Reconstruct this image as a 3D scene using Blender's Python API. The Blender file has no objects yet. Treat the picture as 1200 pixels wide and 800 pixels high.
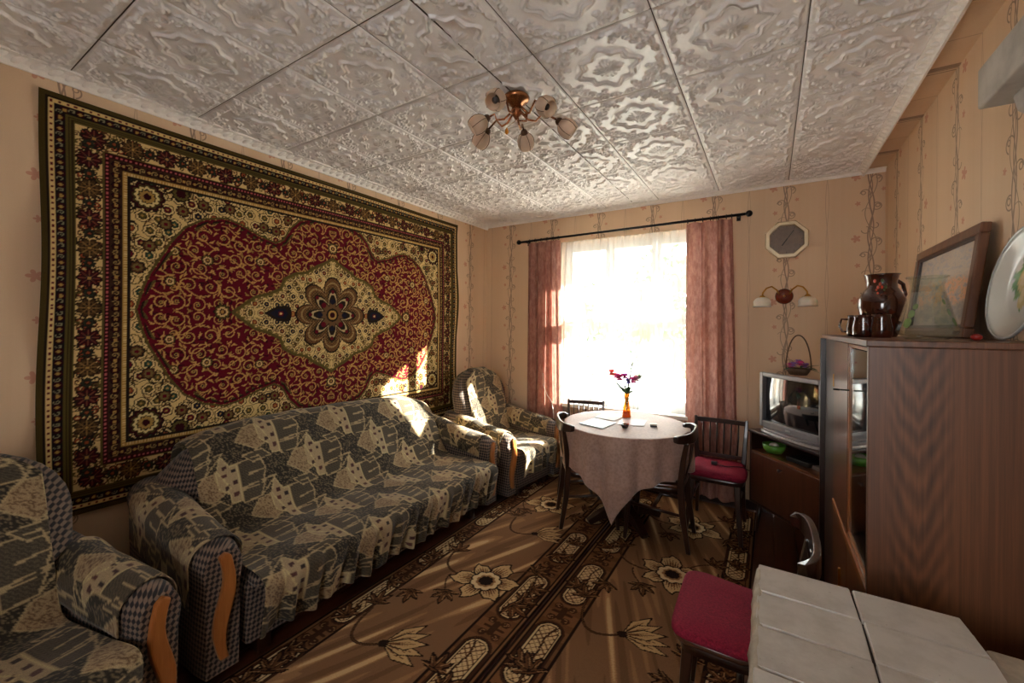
import bpy, bmesh, math, random
import numpy as np
from math import sin, cos, pi, radians, sqrt
from mathutils import Vector, Matrix

sc = bpy.context.scene
COL = sc.collection

# ------------------------------------------------------------------ camera
F_PX, YAW = 487.0, 31.9
cam_d = bpy.data.cameras.new('camera')
cam_d.sensor_fit = 'HORIZONTAL'; cam_d.sensor_width = 36.0
cam_d.lens = F_PX / 1200 * 36
cam_d.shift_y = -18.0 / 1200
cam_d.clip_start = 0.02
cam = bpy.data.objects.new('camera', cam_d); COL.objects.link(cam)
cam.matrix_world = Matrix.Translation((0, 0, 1.5)) @ Matrix.Rotation(radians(YAW), 4, 'Z') @ Matrix.Rotation(pi/2, 4, 'X') @ Matrix.Rotation(0.008, 4, 'Z')
sc.camera = cam

# ------------------------------------------------------------------ world, lights, exposure
sc.view_settings.view_transform = 'Standard'
sc.view_settings.look = 'None'
sc.view_settings.gamma = 1.0
sc.view_settings.use_curve_mapping = False
sc.view_settings.exposure = 0.30
sc.cycles.use_denoising = True
sc.cycles.max_bounces = 10
sc.cycles.diffuse_bounces = 6
sc.cycles.transparent_max_bounces = 16
sc.cycles.sample_clamp_indirect = 6.0
sc.cycles.caustics_reflective = False
sc.cycles.caustics_refractive = False

world = bpy.data.worlds.new('world'); sc.world = world
world.use_nodes = True
wn = world.node_tree.nodes; wl = world.node_tree.links
wn.clear()
w_out = wn.new('ShaderNodeOutputWorld'); w_bg = wn.new('ShaderNodeBackground')
w_bg.inputs[0].default_value = (0.92, 0.96, 1.0, 1); w_bg.inputs[1].default_value = 9.5
wl.new(w_bg.outputs[0], w_out.inputs[0])

def lamp(name, kind, loc, direction, energy, color, size=None, size_y=None, angle=None):
    d = bpy.data.lights.new(name, kind); d.energy = energy; d.color = color
    if size: d.shape = 'RECTANGLE'; d.size = size; d.size_y = size_y
    if angle is not None: d.angle = angle
    o = bpy.data.objects.new(name, d); COL.objects.link(o); o.location = loc
    o.rotation_euler = Vector(direction).to_track_quat('-Z', 'Y').to_euler()
    return o
EL = radians(23); YB_W = 3.98
lamp('sun', 'SUN', (3, 7, 6), (-.740*cos(EL), -.673*cos(EL), -sin(EL)), 78.0, (1.0, .93, .82), angle=radians(0.8))
# daylight entering by the garden window plus an added fill lamp behind the camera
lamp('window_daylight', 'AREA', (-1.15, YB_W+.24, 1.545), (0, -1, 0), 1.0, (1, 1, 1), 1.44, 1.65).data.cycles.is_portal = True
lamp('rear_fill_light', 'AREA', (-.02, -2.05, 1.6), (0, 1, 0.0), 9.0, (1.0, .93, .84), .9, 1.3)

# ------------------------------------------------------------------ room measures (camera stands at x=0, y=0, z=1.5)
XL, XR, XC = -2.83, 0.70, 0.58
YB, YR = 3.98, -1.6
ZC = 2.68
rnd = random.Random(7)

# ------------------------------------------------------------------ colour and node helpers
def lin(c):
    c = np.asarray(c, float) / 255.0
    return np.where(c <= .04045, c / 12.92, ((c + .055) / 1.055) ** 2.4)
def L4(c): return tuple(float(v) for v in lin(c)) + (1.0,)

class N:
    """tiny expression builder over Math nodes"""
    def __init__(s, nt, sock): s.nt = nt; s.s = sock
    @staticmethod
    def m(nt, op, *a):
        n = nt.nodes.new('ShaderNodeMath'); n.operation = op
        for i, v in enumerate(a):
            if isinstance(v, N): nt.links.new(v.s, n.inputs[i])
            else: n.inputs[i].default_value = v
        return N(nt, n.outputs[0])
    def _(s, op, *a): return N.m(s.nt, op, s, *a)
    def __add__(s, o): return s._('ADD', o)
    def __radd__(s, o): return s._('ADD', o)
    def __sub__(s, o): return s._('SUBTRACT', o)
    def __rsub__(s, o): return N.m(s.nt, 'SUBTRACT', o, s)
    def __mul__(s, o): return s._('MULTIPLY', o)
    def __rmul__(s, o): return s._('MULTIPLY', o)
    def __truediv__(s, o): return s._('DIVIDE', o)
    def abs(s): return s._('ABSOLUTE')
    def sin(s): return s._('SINE')
    def sqrt(s): return s._('SQRT')
    def lt(s, v): return s._('LESS_THAN', v)
    def gt(s, v): return s._('GREATER_THAN', v)
    def max(s, v): return s._('MAXIMUM', v)
    def min(s, v): return s._('MINIMUM', v)
    def wrap(s, lo, hi):  return s._('WRAP', hi, lo)
    def atan2(s, o): return s._('ARCTAN2', o)
    def soft(s, w, f=.0012):       # 1 where s<w, soft edge
        n = s.nt.nodes.new('ShaderNodeMapRange'); n.clamp = True
        s.nt.links.new(s.s, n.inputs[0])
        n.inputs[1].default_value = w - f; n.inputs[2].default_value = w + f
        n.inputs[3].default_value = 1; n.inputs[4].default_value = 0
        return N(s.nt, n.outputs[0])

def new_mat(name):
    m = bpy.data.materials.new(name); m.use_nodes = True
    nt = m.node_tree; b = nt.nodes['Principled BSDF']
    return m, nt, b
def mixc(nt, fac, a, b, mode='MIX'):
    n = nt.nodes.new('ShaderNodeMix'); n.data_type = 'RGBA'; n.blend_type = mode
    for i, v in ((0, fac), (6, a), (7, b)):
        if isinstance(v, N): nt.links.new(v.s, n.inputs[i])
        elif hasattr(v, 'is_output'): nt.links.new(v, n.inputs[i])
        else: n.inputs[i].default_value = v
    return n.outputs[2]
def coords(nt, kind='Object'):
    t = nt.nodes.new('ShaderNodeTexCoord'); return t.outputs[kind]
def mapping(nt, src, scale=(1, 1, 1), rot=(0, 0, 0), loc=(0, 0, 0)):
    n = nt.nodes.new('ShaderNodeMapping'); nt.links.new(src, n.inputs[0])
    n.inputs['Scale'].default_value = scale; n.inputs['Rotation'].default_value = rot; n.inputs['Location'].default_value = loc
    return n.outputs[0]
def noise(nt, src, scale, detail=3, rough=.5, out=0):
    n = nt.nodes.new('ShaderNodeTexNoise'); nt.links.new(src, n.inputs['Vector'])
    n.inputs['Scale'].default_value = scale; n.inputs['Detail'].default_value = detail; n.inputs['Roughness'].default_value = rough
    return N(nt, n.outputs[out])
def bump(nt, b, h, strength=.3, dist=.01):
    n = nt.nodes.new('ShaderNodeBump'); n.inputs['Strength'].default_value = strength; n.inputs['Distance'].default_value = dist
    nt.links.new(h.s if isinstance(h, N) else h, n.inputs['Height']); nt.links.new(n.outputs[0], b.inputs['Normal'])
def ramp(nt, fac, stops):
    n = nt.nodes.new('ShaderNodeValToRGB'); nt.links.new(fac.s, n.inputs[0])
    e = n.color_ramp.elements
    while len(e) < len(stops): e.new(.5)
    for i, (p, c) in enumerate(stops): e[i].position = p; e[i].color = L4(c)
    return n.outputs[0]

def plain(name, c, rough=.6, metal=0, spec=.5, var=.08, scale=30, bmp=0, coat=0, **kw):
    m, nt, b = new_mat(name)
    v = coords(nt); f = noise(nt, v, scale, 4, .6)
    a = np.asarray(c, float)
    nt.links.new(ramp(nt, f, [(.3, np.clip(a*(1-var), 0, 255)), (.7, np.clip(a*(1+var), 0, 255))]), b.inputs['Base Color'])
    b.inputs['Roughness'].default_value = rough; b.inputs['Metallic'].default_value = metal
    b.inputs['Specular IOR Level'].default_value = spec
    b.inputs['Coat Weight'].default_value = coat
    for k, x in kw.items(): b.inputs[k.replace('_', ' ')].default_value = x
    if bmp: bump(nt, b, f, bmp, .003)
    return m
def wood(name, c1, c2, rough=.4, scale=(14, 14, 1.2), coat=.0, rot=(0, 0, 0), spec=.5):
    m, nt, b = new_mat(name)
    v = mapping(nt, coords(nt), scale, rot)
    f = noise(nt, v, 2.2, 6, .65); g = noise(nt, v, 14, 3, .6)
    nt.links.new(ramp(nt, f*.75 + g*.25, [(.32, c1), (.68, c2)]), b.inputs['Base Color'])
    b.inputs['Roughness'].default_value = rough; b.inputs['Coat Weight'].default_value = coat; b.inputs['Coat Roughness'].default_value = .15
    b.inputs['Specular IOR Level'].default_value = spec
    bump(nt, b, g, .08, .002)
    return m
def attr_mat(name, rough=.95, sheen=.0, nscale=350, bmp=.5, var=.25, spec=.1):
    m, nt, b = new_mat(name)
    a = nt.nodes.new('ShaderNodeAttribute'); a.attribute_name = 'pattern'
    f = noise(nt, coords(nt), nscale, 2, .7)
    dark = nt.nodes.new('ShaderNodeMapRange'); nt.links.new(f.s, dark.inputs[0])
    dark.inputs[1].default_value = .3; dark.inputs[2].default_value = .7
    dark.inputs[3].default_value = 1-var; dark.inputs[4].default_value = 1+var
    vm = nt.nodes.new('ShaderNodeVectorMath'); vm.operation = 'SCALE'
    nt.links.new(a.outputs['Color'], vm.inputs[0]); nt.links.new(dark.outputs[0], vm.inputs['Scale'])
    nt.links.new(vm.outputs[0], b.inputs['Base Color'])
    b.inputs['Roughness'].default_value = rough; b.inputs['Sheen Weight'].default_value = sheen
    b.inputs['Specular IOR Level'].default_value = spec
    bump(nt, b, f, bmp, .003)
    return m

# ------------------------------------------------------------------ object helpers
def link(o): COL.objects.link(o); return o
def tag(o, label=None, cat=None, group=None, kind=None):
    if label: o['label'] = label
    if cat: o['category'] = cat
    if group: o['group'] = group
    if kind: o['kind'] = kind
    return o
def thing(name, label, cat, loc=(0, 0, 0), rz=0, group=None, rot=None):
    o = link(bpy.data.objects.new(name, None)); o.location = loc
    o.rotation_euler = rot if rot else (0, 0, rz); o.empty_display_size = .1
    return tag(o, label, cat, group)
def copy_tree(o, parent=None):
    c = o.copy(); link(c); c.parent = parent
    if parent: c.matrix_parent_inverse = o.matrix_parent_inverse
    for ch in list(o.children): copy_tree(ch, c)
    return c

class MB:
    def __init__(s): s.v = []; s.f = []; s.sm = []
    def add(s, vs, fs, smooth=False):
        n = len(s.v); s.v += [tuple(map(float, v)) for v in vs]
        s.f += [tuple(i+n for i in f) for f in fs]; s.sm += [smooth]*len(fs); return s
    def box(s, x0, x1, y0, y1, z0, z1, M=None):
        vs = [(x, y, z) for x in (x0, x1) for y in (y0, y1) for z in (z0, z1)]
        if M is not None: vs = [tuple(M @ Vector(v)) for v in vs]
        return s.add(vs, [(0, 1, 3, 2), (4, 6, 7, 5), (0, 4, 5, 1), (2, 3, 7, 6), (0, 2, 6, 4), (1, 5, 7, 3)])
    def rings(s, rings, closed=True, caps=True, smooth=True):
        n = len(rings[0]); vs = [p for r in rings for p in r]; fs = []
        for i in range(len(rings)-1):
            for j in range(n if closed else n-1):
                k = (j+1) % n
                fs.append((i*n+j, i*n+k, (i+1)*n+k, (i+1)*n+j))
        s.add(vs, fs, smooth)
        if caps and closed:
            m = len(s.v)-len(vs)
            s.f.append(tuple(m+j for j in reversed(range(n)))); s.sm.append(False)
            s.f.append(tuple(m+(len(rings)-1)*n+j for j in range(n))); s.sm.append(False)
        return s
    def tube(s, path, r, n=10, sx=1, sy=1, up=None):
        path = [Vector(p) for p in path]; rr = r if hasattr(r, '__len__') else [r]*len(path)
        rings = []; last = Vector(up) if up else None
        for i, p in enumerate(path):
            t = (path[min(i+1, len(path)-1)] - path[max(i-1, 0)]).normalized()
            if last is None: last = Vector((0, 0, 1)) if abs(t.z) < .9 else Vector((1, 0, 0))
            a = (last - t*last.dot(t)).normalized(); b = t.cross(a); last = a
            rings.append([p + (a*cos(2*pi*j/n)*sx + b*sin(2*pi*j/n)*sy)*rr[i] for j in range(n)])
        return s.rings(rings)
    def bar(s, path, w, h, up):     # rectangular section, w across, h along up
        path = [Vector(p) for p in path]; up = Vector(up); rings = []
        ws = w if hasattr(w, '__len__') else [w]*len(path); hs = h if hasattr(h, '__len__') else [h]*len(path)
        for i, p in enumerate(path):
            t = (path[min(i+1, len(path)-1)] - path[max(i-1, 0)]).normalized()
            a = (up - t*up.dot(t)).normalized(); b = t.cross(a)
            rings.append([p+a*(hs[i]/2*u)+b*(ws[i]/2*v) for u, v in ((1, 1), (1, -1), (-1, -1), (-1, 1))])
        return s.rings(rings, smooth=False)
    def lathe(s, prof, n=24, c=(0, 0, 0), M=None, caps=True):
        rings = []
        for r, z in prof:
            ring = [Vector((r*cos(2*pi*j/n), r*sin(2*pi*j/n), z)) for j in range(n)]
            if M is not None: ring = [M @ p for p in ring]
            rings.append([p + Vector(c) for p in ring])
        return s.rings(rings, caps=caps)
    def prism(s, poly, d0, d1, axis='z', M=None, smooth=False):
        def P(a, b, d):
            v = {'z': (a, b, d), 'y': (a, d, b), 'x': (d, a, b)}[axis]
            return tuple(M @ Vector(v)) if M is not None else v
        return s.rings([[P(a, b, d0) for a, b in poly], [P(a, b, d1) for a, b in poly]], smooth=smooth)
    def ball(s, c, r, n=10, sc=(1, 1, 1), M=None):
        prof = [(sin(pi*i/n)*r, -cos(pi*i/n)*r) for i in range(n+1)]
        S = Matrix.Diagonal((*sc, 1)); S = (M @ S) if M is not None else S
        return s.lathe([(max(a, 1e-4), b) for a, b in prof], n*2 if n < 12 else n, c, S)
    def build(s, name, mat, parent=None, bevel=0, loc=None, smooth=None, solid=0, subsurf=0):
        me = bpy.data.meshes.new(name); me.from_pydata(s.v, [], s.f)
        bm = bmesh.new(); bm.from_mesh(me); bmesh.ops.recalc_face_normals(bm, faces=bm.faces[:]); bm.to_mesh(me); bm.free()
        me.polygons.foreach_set('use_smooth', s.sm if smooth is None else [smooth]*len(me.polygons))
        me.materials.append(mat)
        o = link(bpy.data.objects.new(name, me))
        if parent: o.parent = parent
        if loc: o.location = loc
        if solid:
            md = o.modifiers.new('solid', 'SOLIDIFY'); md.thickness = solid; md.offset = 0
        if bevel:
            md = o.modifiers.new('bevel', 'BEVEL'); md.width = bevel; md.segments = 2; md.limit_method = 'ANGLE'; md.angle_limit = radians(40)
        if subsurf:
            md = o.modifiers.new('sub', 'SUBSURF'); md.levels = md.render_levels = subsurf
        return o
def struct(o): return tag(o, kind='structure')

def grid_obj(name, P, mat, C=None, parent=None, smooth=True, flip=False, solid=0):
    ny, nx, _ = P.shape
    me = bpy.data.meshes.new(name)
    idx = np.arange(ny*nx).reshape(ny, nx)
    q = np.stack([idx[:-1, :-1], idx[:-1, 1:], idx[1:, 1:], idx[1:, :-1]], -1).reshape(-1, 4)
    if flip: q = q[:, ::-1]
    me.vertices.add(ny*nx); me.vertices.foreach_set('co', P.reshape(-1).astype(np.float32))
    me.loops.add(q.size); me.loops.foreach_set('vertex_index', q.reshape(-1).astype(np.int32))
    me.polygons.add(len(q)); me.polygons.foreach_set('loop_start', (np.arange(len(q))*4).astype(np.int32))
    me.polygons.foreach_set('use_smooth', [smooth]*len(q))
    me.update(calc_edges=True)
    if C is not None:
        a = me.color_attributes.new('pattern', 'FLOAT_COLOR', 'POINT')
        cc = np.ones((ny*nx, 4), np.float32); cc[:, :3] = lin(C.reshape(-1, 3))
        a.data.foreach_set('color', cc.reshape(-1))
    me.materials.append(mat)
    o = link(bpy.data.objects.new(name, me))
    if parent: o.parent = parent
    if solid:
        md = o.modifiers.new('solid', 'SOLIDIFY'); md.thickness = solid; md.offset = -1
    return o

# ------------------------------------------------------------------ pattern canvas (woven / printed patterns, computed)
class Canvas:
    def __init__(s, w, h, res, col=(0, 0, 0), ox=0, oy=0):
        s.nx = int(round(w/res))+1; s.ny = int(round(h/res))+1
        s.x = ox+np.linspace(0, w, s.nx); s.y = oy+np.linspace(0, h, s.ny)
        s.X, s.Y = np.meshgrid(s.x, s.y); s.a = np.empty((s.ny, s.nx, 3)); s.a[:] = col; s.res = res
        s.clip = None
    def win(s, x0, x1, y0, y1):
        i0 = max(0, np.searchsorted(s.x, x0)-1); i1 = min(s.nx, np.searchsorted(s.x, x1)+1)
        j0 = max(0, np.searchsorted(s.y, y0)-1); j1 = min(s.ny, np.searchsorted(s.y, y1)+1)
        if i0 >= i1 or j0 >= j1: return None
        return slice(j0, j1), slice(i0, i1)
    def put(s, w, m, col):
        if s.clip is not None: m = m & s.clip[w]
        if callable(col): s.a[w][m] = col(s.X[w], s.Y[w])[m]
        else: s.a[w][m] = col
    def fill(s, m, col): s.a[m if s.clip is None else m & s.clip] = col
    def stroke(s, pts, wd, col):
        n = len(pts); ws = wd if hasattr(wd, '__len__') else [wd]*n
        for k in range(n-1):
            (ax, ay), (bx, by) = pts[k], pts[k+1]; r0, r1 = ws[k]/2, ws[k+1]/2; r = max(r0, r1)
            w = s.win(min(ax, bx)-r, max(ax, bx)+r, min(ay, by)-r, max(ay, by)+r)
            if w is None: continue
            X, Y = s.X[w], s.Y[w]; dx, dy = bx-ax, by-ay; l2 = dx*dx+dy*dy+1e-12
            t = np.clip(((X-ax)*dx+(Y-ay)*dy)/l2, 0, 1)
            s.put(w, (X-ax-t*dx)**2+(Y-ay-t*dy)**2 < (r0+(r1-r0)*t)**2, col)
    def poly(s, pts, col, outline=0, ocol=None):
        P = np.asarray(pts); w = s.win(P[:, 0].min(), P[:, 0].max(), P[:, 1].min(), P[:, 1].max())
        if w is not None:
            X, Y = s.X[w], s.Y[w]; m = np.zeros(X.shape, bool)
            for k in range(len(P)):
                (ax, ay), (bx, by) = P[k], P[(k+1) % len(P)]
                if ay == by: continue
                c = ((ay > Y) != (by > Y)) & (X < (bx-ax)*(Y-ay)/(by-ay)+ax); m ^= c
            s.put(w, m, col)
        if outline: s.stroke(list(map(tuple, P))+[tuple(P[0])], outline, ocol)
    def disc(s, x, y, r, col, sx=1, sy=1):
        w = s.win(x-r*sx, x+r*sx, y-r*sy, y+r*sy)
        if w is None: return
        s.put(w, ((s.X[w]-x)/sx)**2+((s.Y[w]-y)/sy)**2 < r*r, col)
    def rosette(s, x, y, r, n, cols, depth=.22, ph=0):
        w = s.win(x-r*1.3, x+r*1.3, y-r*1.3, y+r*1.3)
        if w is None: return
        X, Y = s.X[w]-x, s.Y[w]-y; R = np.hypot(X, Y); A = np.arctan2(Y, X)+ph
        lob = 1-depth+depth*np.abs(np.cos(n*A/2))
        for f, c in cols: s.put(w, R < r*f*lob, c)
def spiral(x, y, r, a0, turns=1.6, d=1, n=22):
    return [(x+r*(1-.88*t)*cos(a0+d*t*turns*2*pi), y+r*(1-.88*t)*sin(a0+d*t*turns*2*pi)) for t in np.linspace(0, 1, n)]
def bez(p0, p1, p2, p3, n=14):
    t = np.linspace(0, 1, n)[:, None]; p0, p1, p2, p3 = map(np.array, (p0, p1, p2, p3))
    return [tuple(v) for v in ((1-t)**3*p0+3*(1-t)**2*t*p1+3*(1-t)*t*t*p2+t**3*p3)]
def mirror4(a):
    b = np.concatenate([a[:, :0:-1], a], 1); return np.concatenate([b[:0:-1], b], 0)
def inpoly(X, Y, P):
    m = np.zeros(X.shape, bool)
    for k in range(len(P)):
        (ax, ay), (bx, by) = P[k], P[(k+1) % len(P)]
        if ay == by: continue
        m ^= ((ay > Y) != (by > Y)) & (X < (bx-ax)*(Y-ay)/(by-ay)+ax)
    return m
def distpoly(X, Y, P):
    D = np.full(X.shape, 9.)
    for k in range(len(P)-1):
        (ax, ay), (bx, by) = P[k], P[k+1]; dx, dy = bx-ax, by-ay
        t = np.clip(((X-ax)*dx+(Y-ay)*dy)/(dx*dx+dy*dy+1e-12), 0, 1)
        D = np.minimum(D, np.hypot(X-ax-t*dx, Y-ay-t*dy))
    return D

# ------------------------------------------------------------------ materials
def wallpaper(name, axis, period_off):
    m, nt, b = new_mat(name)
    sep = nt.nodes.new('ShaderNodeSeparateXYZ'); nt.links.new(coords(nt), sep.inputs[0])
    h = N(nt, sep.outputs[axis]); z = N(nt, sep.outputs[2])
    P, V = .52, .46
    hv = (h-period_off).wrap(-P/2, P/2)               # 0 at each big vine
    ht = (h-period_off+P/2).wrap(-P/2, P/2)           # 0 at each thin line
    zz = z.wrap(0, V)
    # ground: soft vertical shading bands of the print and a fine weave
    nz = noise(nt, mapping(nt, coords(nt), (40, 40, .5)), 1, 3, .6)
    nw = noise(nt, coords(nt), 420, 1, .5)
    band = ((h-period_off)*(2*pi/P*2)).sin()*.5+.5
    base = mixc(nt, band*.35, L4((223, 192, 157)), L4((207, 172, 137)))
    base = mixc(nt, nz*.35, base, L4((234, 209, 181)))
    base = mixc(nt, nw*.12, base, L4((150, 110, 80)))
    k = 2*pi/V
    def line(x, amp, ph, w, kk=k): return ((x-(z*kk+ph).sin()*amp).abs()).soft(w)
    stems = line(hv, .018, 0, .0040).max(line(hv, .015, 2.2, .0034)).max(line(hv, .034, 4.0, .0022, k)).max(line(hv, .007, 1.0, .0030, 2*k))
    def ring(cx, cz, r, w, a0=None, a1=None):
        dx = hv-cx; dz = zz-cz; R = (dx*dx+dz*dz).sqrt(); q = (R-r).abs().soft(w)
        if a0 is not None:
            A = dz.atan2(dx); q = q*A.gt(a0)*A.lt(a1)
        return q
    for c in [(.032, .10, .026, .0028, -2.4, 2.2), (.038, .105, .012, .0026, None, None), (-.034, .20, .028, .0028, -1.0, 3.1), (-.044, .205, .012, .0026, None, None),
              (.030, .30, .030, .0028, -1.2, 2.9), (.040, .31, .010, .0024, None, None), (-.030, .39, .024, .0028, -3.1, 1.4), (.022, .42, .020, .0028, -2.8, 1.2), (-.024, .06, .030, .0016, -.4, 2.8)]:
        stems = stems.max(ring(*c))
    def flower(cx, cz, r):
        dx = hv-cx; dz = zz-cz; R = (dx*dx+dz*dz).sqrt(); A = dz.atan2(dx)
        return (R-((A*2.5).sin().abs()*.6+.4)*r).soft(0, .001)
    fl = flower(-.085, .33, .030).max(flower(-.075, .13, .018)).max(flower(.07, .22, .015))
    tl = ((ht-(z*k*.7).sin()*.008).abs()).soft(.0016).max(((ht+(z*k*.7).sin()*.008-.004).abs()).soft(.0014))
    c1 = mixc(nt, tl*.42, base, L4((128, 88, 92)))
    c2 = mixc(nt, stems*.62, c1, L4((78, 52, 58)))
    c3 = mixc(nt, fl*.55, c2, L4((190, 98, 84)))
    nt.links.new(c3, b.inputs['Base Color']); b.inputs['Roughness'].default_value = .62; b.inputs['Specular IOR Level'].default_value = .35
    bump(nt, b, nw+stems*.5, .08, .002)
    return m
M_paper_back = wallpaper('wallpaper_back', 0, .10)
M_paper_left = wallpaper('wallpaper_left', 1, 3.66)
M_paper_right = wallpaper('wallpaper_right', 1, 2.62)

M_plaster = plain('ceiling_plaster', (104, 92, 84), .7)  # plaster darkened so the gaps between tiles read as shaded seams
M_tile = plain('foam_tile_white', (244, 241, 239), .32, var=.02, scale=12, spec=.4)
M_cornice = plain('cornice_white', (246, 242, 236), .5, var=.03)
M_floor = wood('floor_boards', (58, 30, 18), (92, 50, 28), .35, (14, 1.0, 14), coat=.3)
M_white = plain('window_white_paint', (236, 236, 232), .4, var=.02)
M_dark_wood = wood('dark_bentwood', (22, 11, 7), (58, 30, 18), .28, (12, 12, 2), coat=.5)
M_seat_wood = wood('seat_plywood', (58, 32, 20), (96, 56, 34), .3, (3, 14, 14), coat=.5)
M_trim_wood = wood('golden_lacquered_wood', (140, 80, 38), (172, 108, 54), .3, (18, 18, 1.5), coat=.4)
M_black = plain('black_metal', (18, 16, 16), .35, .6)
M_base_dark = plain('black_cloth', (24, 20, 20), .9)
M_plum = plain('plum_upholstery', (122, 28, 48), .85, var=.2, scale=160, bmp=.4, spec=.15)
M_rug = attr_mat('wool_pile', nscale=420, bmp=.6, var=.22)
M_fabric = attr_mat('tapestry_cover', .82, .15, 300, .5, .30, .25)

def cabinet_wood():
    m, nt, b = new_mat('walnut_veneer')
    sep = nt.nodes.new('ShaderNodeSeparateXYZ'); nt.links.new(coords(nt), sep.inputs[0])
    x = N(nt, sep.outputs[0]); z = N(nt, sep.outputs[2])
    wob = noise(nt, mapping(nt, coords(nt), (5, 5, .9)), 1.6, 4, .6)
    # cathedral figure: nested chevrons about the leaf centre, straight grain at both sides
    xc = (x-.115).wrap(-.26, .26)
    fig = ((xc.abs()*-2.1+z*.9+wob*.20)*(2*pi*13)).sin()*(xc.abs().soft(.060, .022))
    grain = noise(nt, mapping(nt, coords(nt), (95, 95, 1.6)), 1.0, 4, .7)
    broad = noise(nt, mapping(nt, coords(nt), (9, 9, .5)), 1.0, 3, .6)
    f = grain*.5+broad*.35+fig*.085+.08
    nt.links.new(ramp(nt, f, [(.34, (62, 35, 19)), (.5, (92, 55, 33)), (.66, (118, 74, 45))]), b.inputs['Base Color'])
    b.inputs['Roughness'].default_value = .38; b.inputs['Coat Weight'].default_value = .15; b.inputs['Coat Roughness'].default_value = .3
    return m
M_cab = cabinet_wood()
M_cab_dark = wood('cabinet_edge_dark', (30, 16, 11), (52, 28, 18), .35, (14, 14, 1))
M_flap = wood('flap_veneer', (60, 32, 20), (92, 52, 32), .3, (14, 14, 1), coat=.3)
M_cab_front = wood('cabinet_front_veneer', (84, 46, 26), (120, 70, 40), .28, (14, 14, 1), coat=.4)

def woven(name, c1, c2, s=55):
    m, nt, b = new_mat(name)
    sep = nt.nodes.new('ShaderNodeSeparateXYZ'); nt.links.new(coords(nt), sep.inputs[0])
    x, y, z = (N(nt, sep.outputs[i]) for i in range(3))
    A = ((y+x*.9+z*.75)*(pi*s)).sin(); B = ((y+x*.8-z*1.0)*(pi*s)).sin()
    w = (A*B*-1.0).soft(0, .25); f = noise(nt, coords(nt), 120, 2, .6)
    nt.links.new(mixc(nt, f*.5, mixc(nt, w, L4(c1), L4(c2)), L4((20, 16, 20))), b.inputs['Base Color'])
    b.inputs['Roughness'].default_value = .8; b.inputs['Sheen Weight'].default_value = .1
    bump(nt, b, w, .4, .004)
    return m
M_woven = woven('checked_upholstery', (28, 24, 28), (136, 114, 98), 52)

def translucent(name, c, rough, transp, trans_w=.6, holes=0, c2=None, weave=600):
    m = bpy.data.materials.new(name); m.use_nodes = True; nt = m.node_tree; nt.nodes.clear()
    out = nt.nodes.new('ShaderNodeOutputMaterial')
    d = nt.nodes.new('ShaderNodeBsdfDiffuse'); t = nt.nodes.new('ShaderNodeBsdfTranslucent'); tr = nt.nodes.new('ShaderNodeBsdfTransparent')
    col = L4(c)
    if c2:
        f = noise(nt, mapping(nt, coords(nt), (9, 9, 4)), 3, 4, .7)
        cs = ramp(nt, f, [(.42, c), (.60, c2)])
        nt.links.new(cs, d.inputs[0]); nt.links.new(cs, t.inputs[0])
    else:
        d.inputs[0].default_value = col; t.inputs[0].default_value = col
    mx = nt.nodes.new('ShaderNodeMixShader'); mx.inputs[0].default_value = trans_w
    nt.links.new(d.outputs[0], mx.inputs[1]); nt.links.new(t.outputs[0], mx.inputs[2])
    if transp:
        m2 = nt.nodes.new('ShaderNodeMixShader'); m2.inputs[0].default_value = transp
        nt.links.new(mx.outputs[0], m2.inputs[1]); nt.links.new(tr.outputs[0], m2.inputs[2])
        nt.links.new(m2.outputs[0], out.inputs[0])
    else: nt.links.new(mx.outputs[0], out.inputs[0])
    return m
M_sheer = translucent('sheer_voile', (240, 240, 238), 1, .70, .6)
M_curtain = translucent('salmon_curtain', (158, 112, 102), 1, 0, .28, c2=(182, 138, 124))
M_cloth = None
def glass(name, c, rough=0.02, alpha=.12, edge=.7):
    m = bpy.data.materials.new(name); m.use_nodes = True; nt = m.node_tree; nt.nodes.clear()
    out = nt.nodes.new('ShaderNodeOutputMaterial'); g = nt.nodes.new('ShaderNodeBsdfGlossy'); tr = nt.nodes.new('ShaderNodeBsdfTransparent')
    g.inputs['Roughness'].default_value = rough; tr.inputs[0].default_value = L4(c)
    lw = nt.nodes.new('ShaderNodeLayerWeight'); lw.inputs[0].default_value = .5
    fa = N(nt, lw.outputs['Facing'])._('POWER', 4.0)*edge+(.035+alpha)
    ad = nt.nodes.new('ShaderNodeMath'); ad.operation = 'ADD'; ad.use_clamp = True; ad.inputs[1].default_value = 0
    nt.links.new(fa.s, ad.inputs[0])
    mx = nt.nodes.new('ShaderNodeMixShader'); nt.links.new(ad.outputs[0], mx.inputs[0])
    nt.links.new(tr.outputs[0], mx.inputs[1]); nt.links.new(g.outputs[0], mx.inputs[2]); nt.links.new(mx.outputs[0], out.inputs[0])
    return m
M_pane = glass('window_glass', (250, 252, 250), alpha=.0)
M_cabglass = glass('cabinet_glass', (215, 222, 218), alpha=.16)
M_clear = glass('clear_glass', (250, 253, 251), alpha=.04, edge=.5)
M_amber = glass('amber_glass', (252, 214, 150), alpha=.03)

# ================================================================== STRUCTURE
# floor of painted boards
fl = struct(MB().box(XL-.12, XR+.12, YR-.12, YB+.12, -.12, -.025).build('floor', M_floor))
bw = .13; x = XL
nb = int((XR-XL)/bw)+1
pl0 = None
for i in range(nb):
    if pl0 is None: pl0 = MB().box(.0015, bw-.0015, YR, YB, -.025, 0).build('plank', M_floor, fl, bevel=.002); o = pl0
    else: o = pl0.copy(); link(o); o.parent = fl
    o.location = (XL+i*bw, 0, 0)
    if i == nb-1: o.scale.x = (XR-XL-i*bw)/bw

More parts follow.
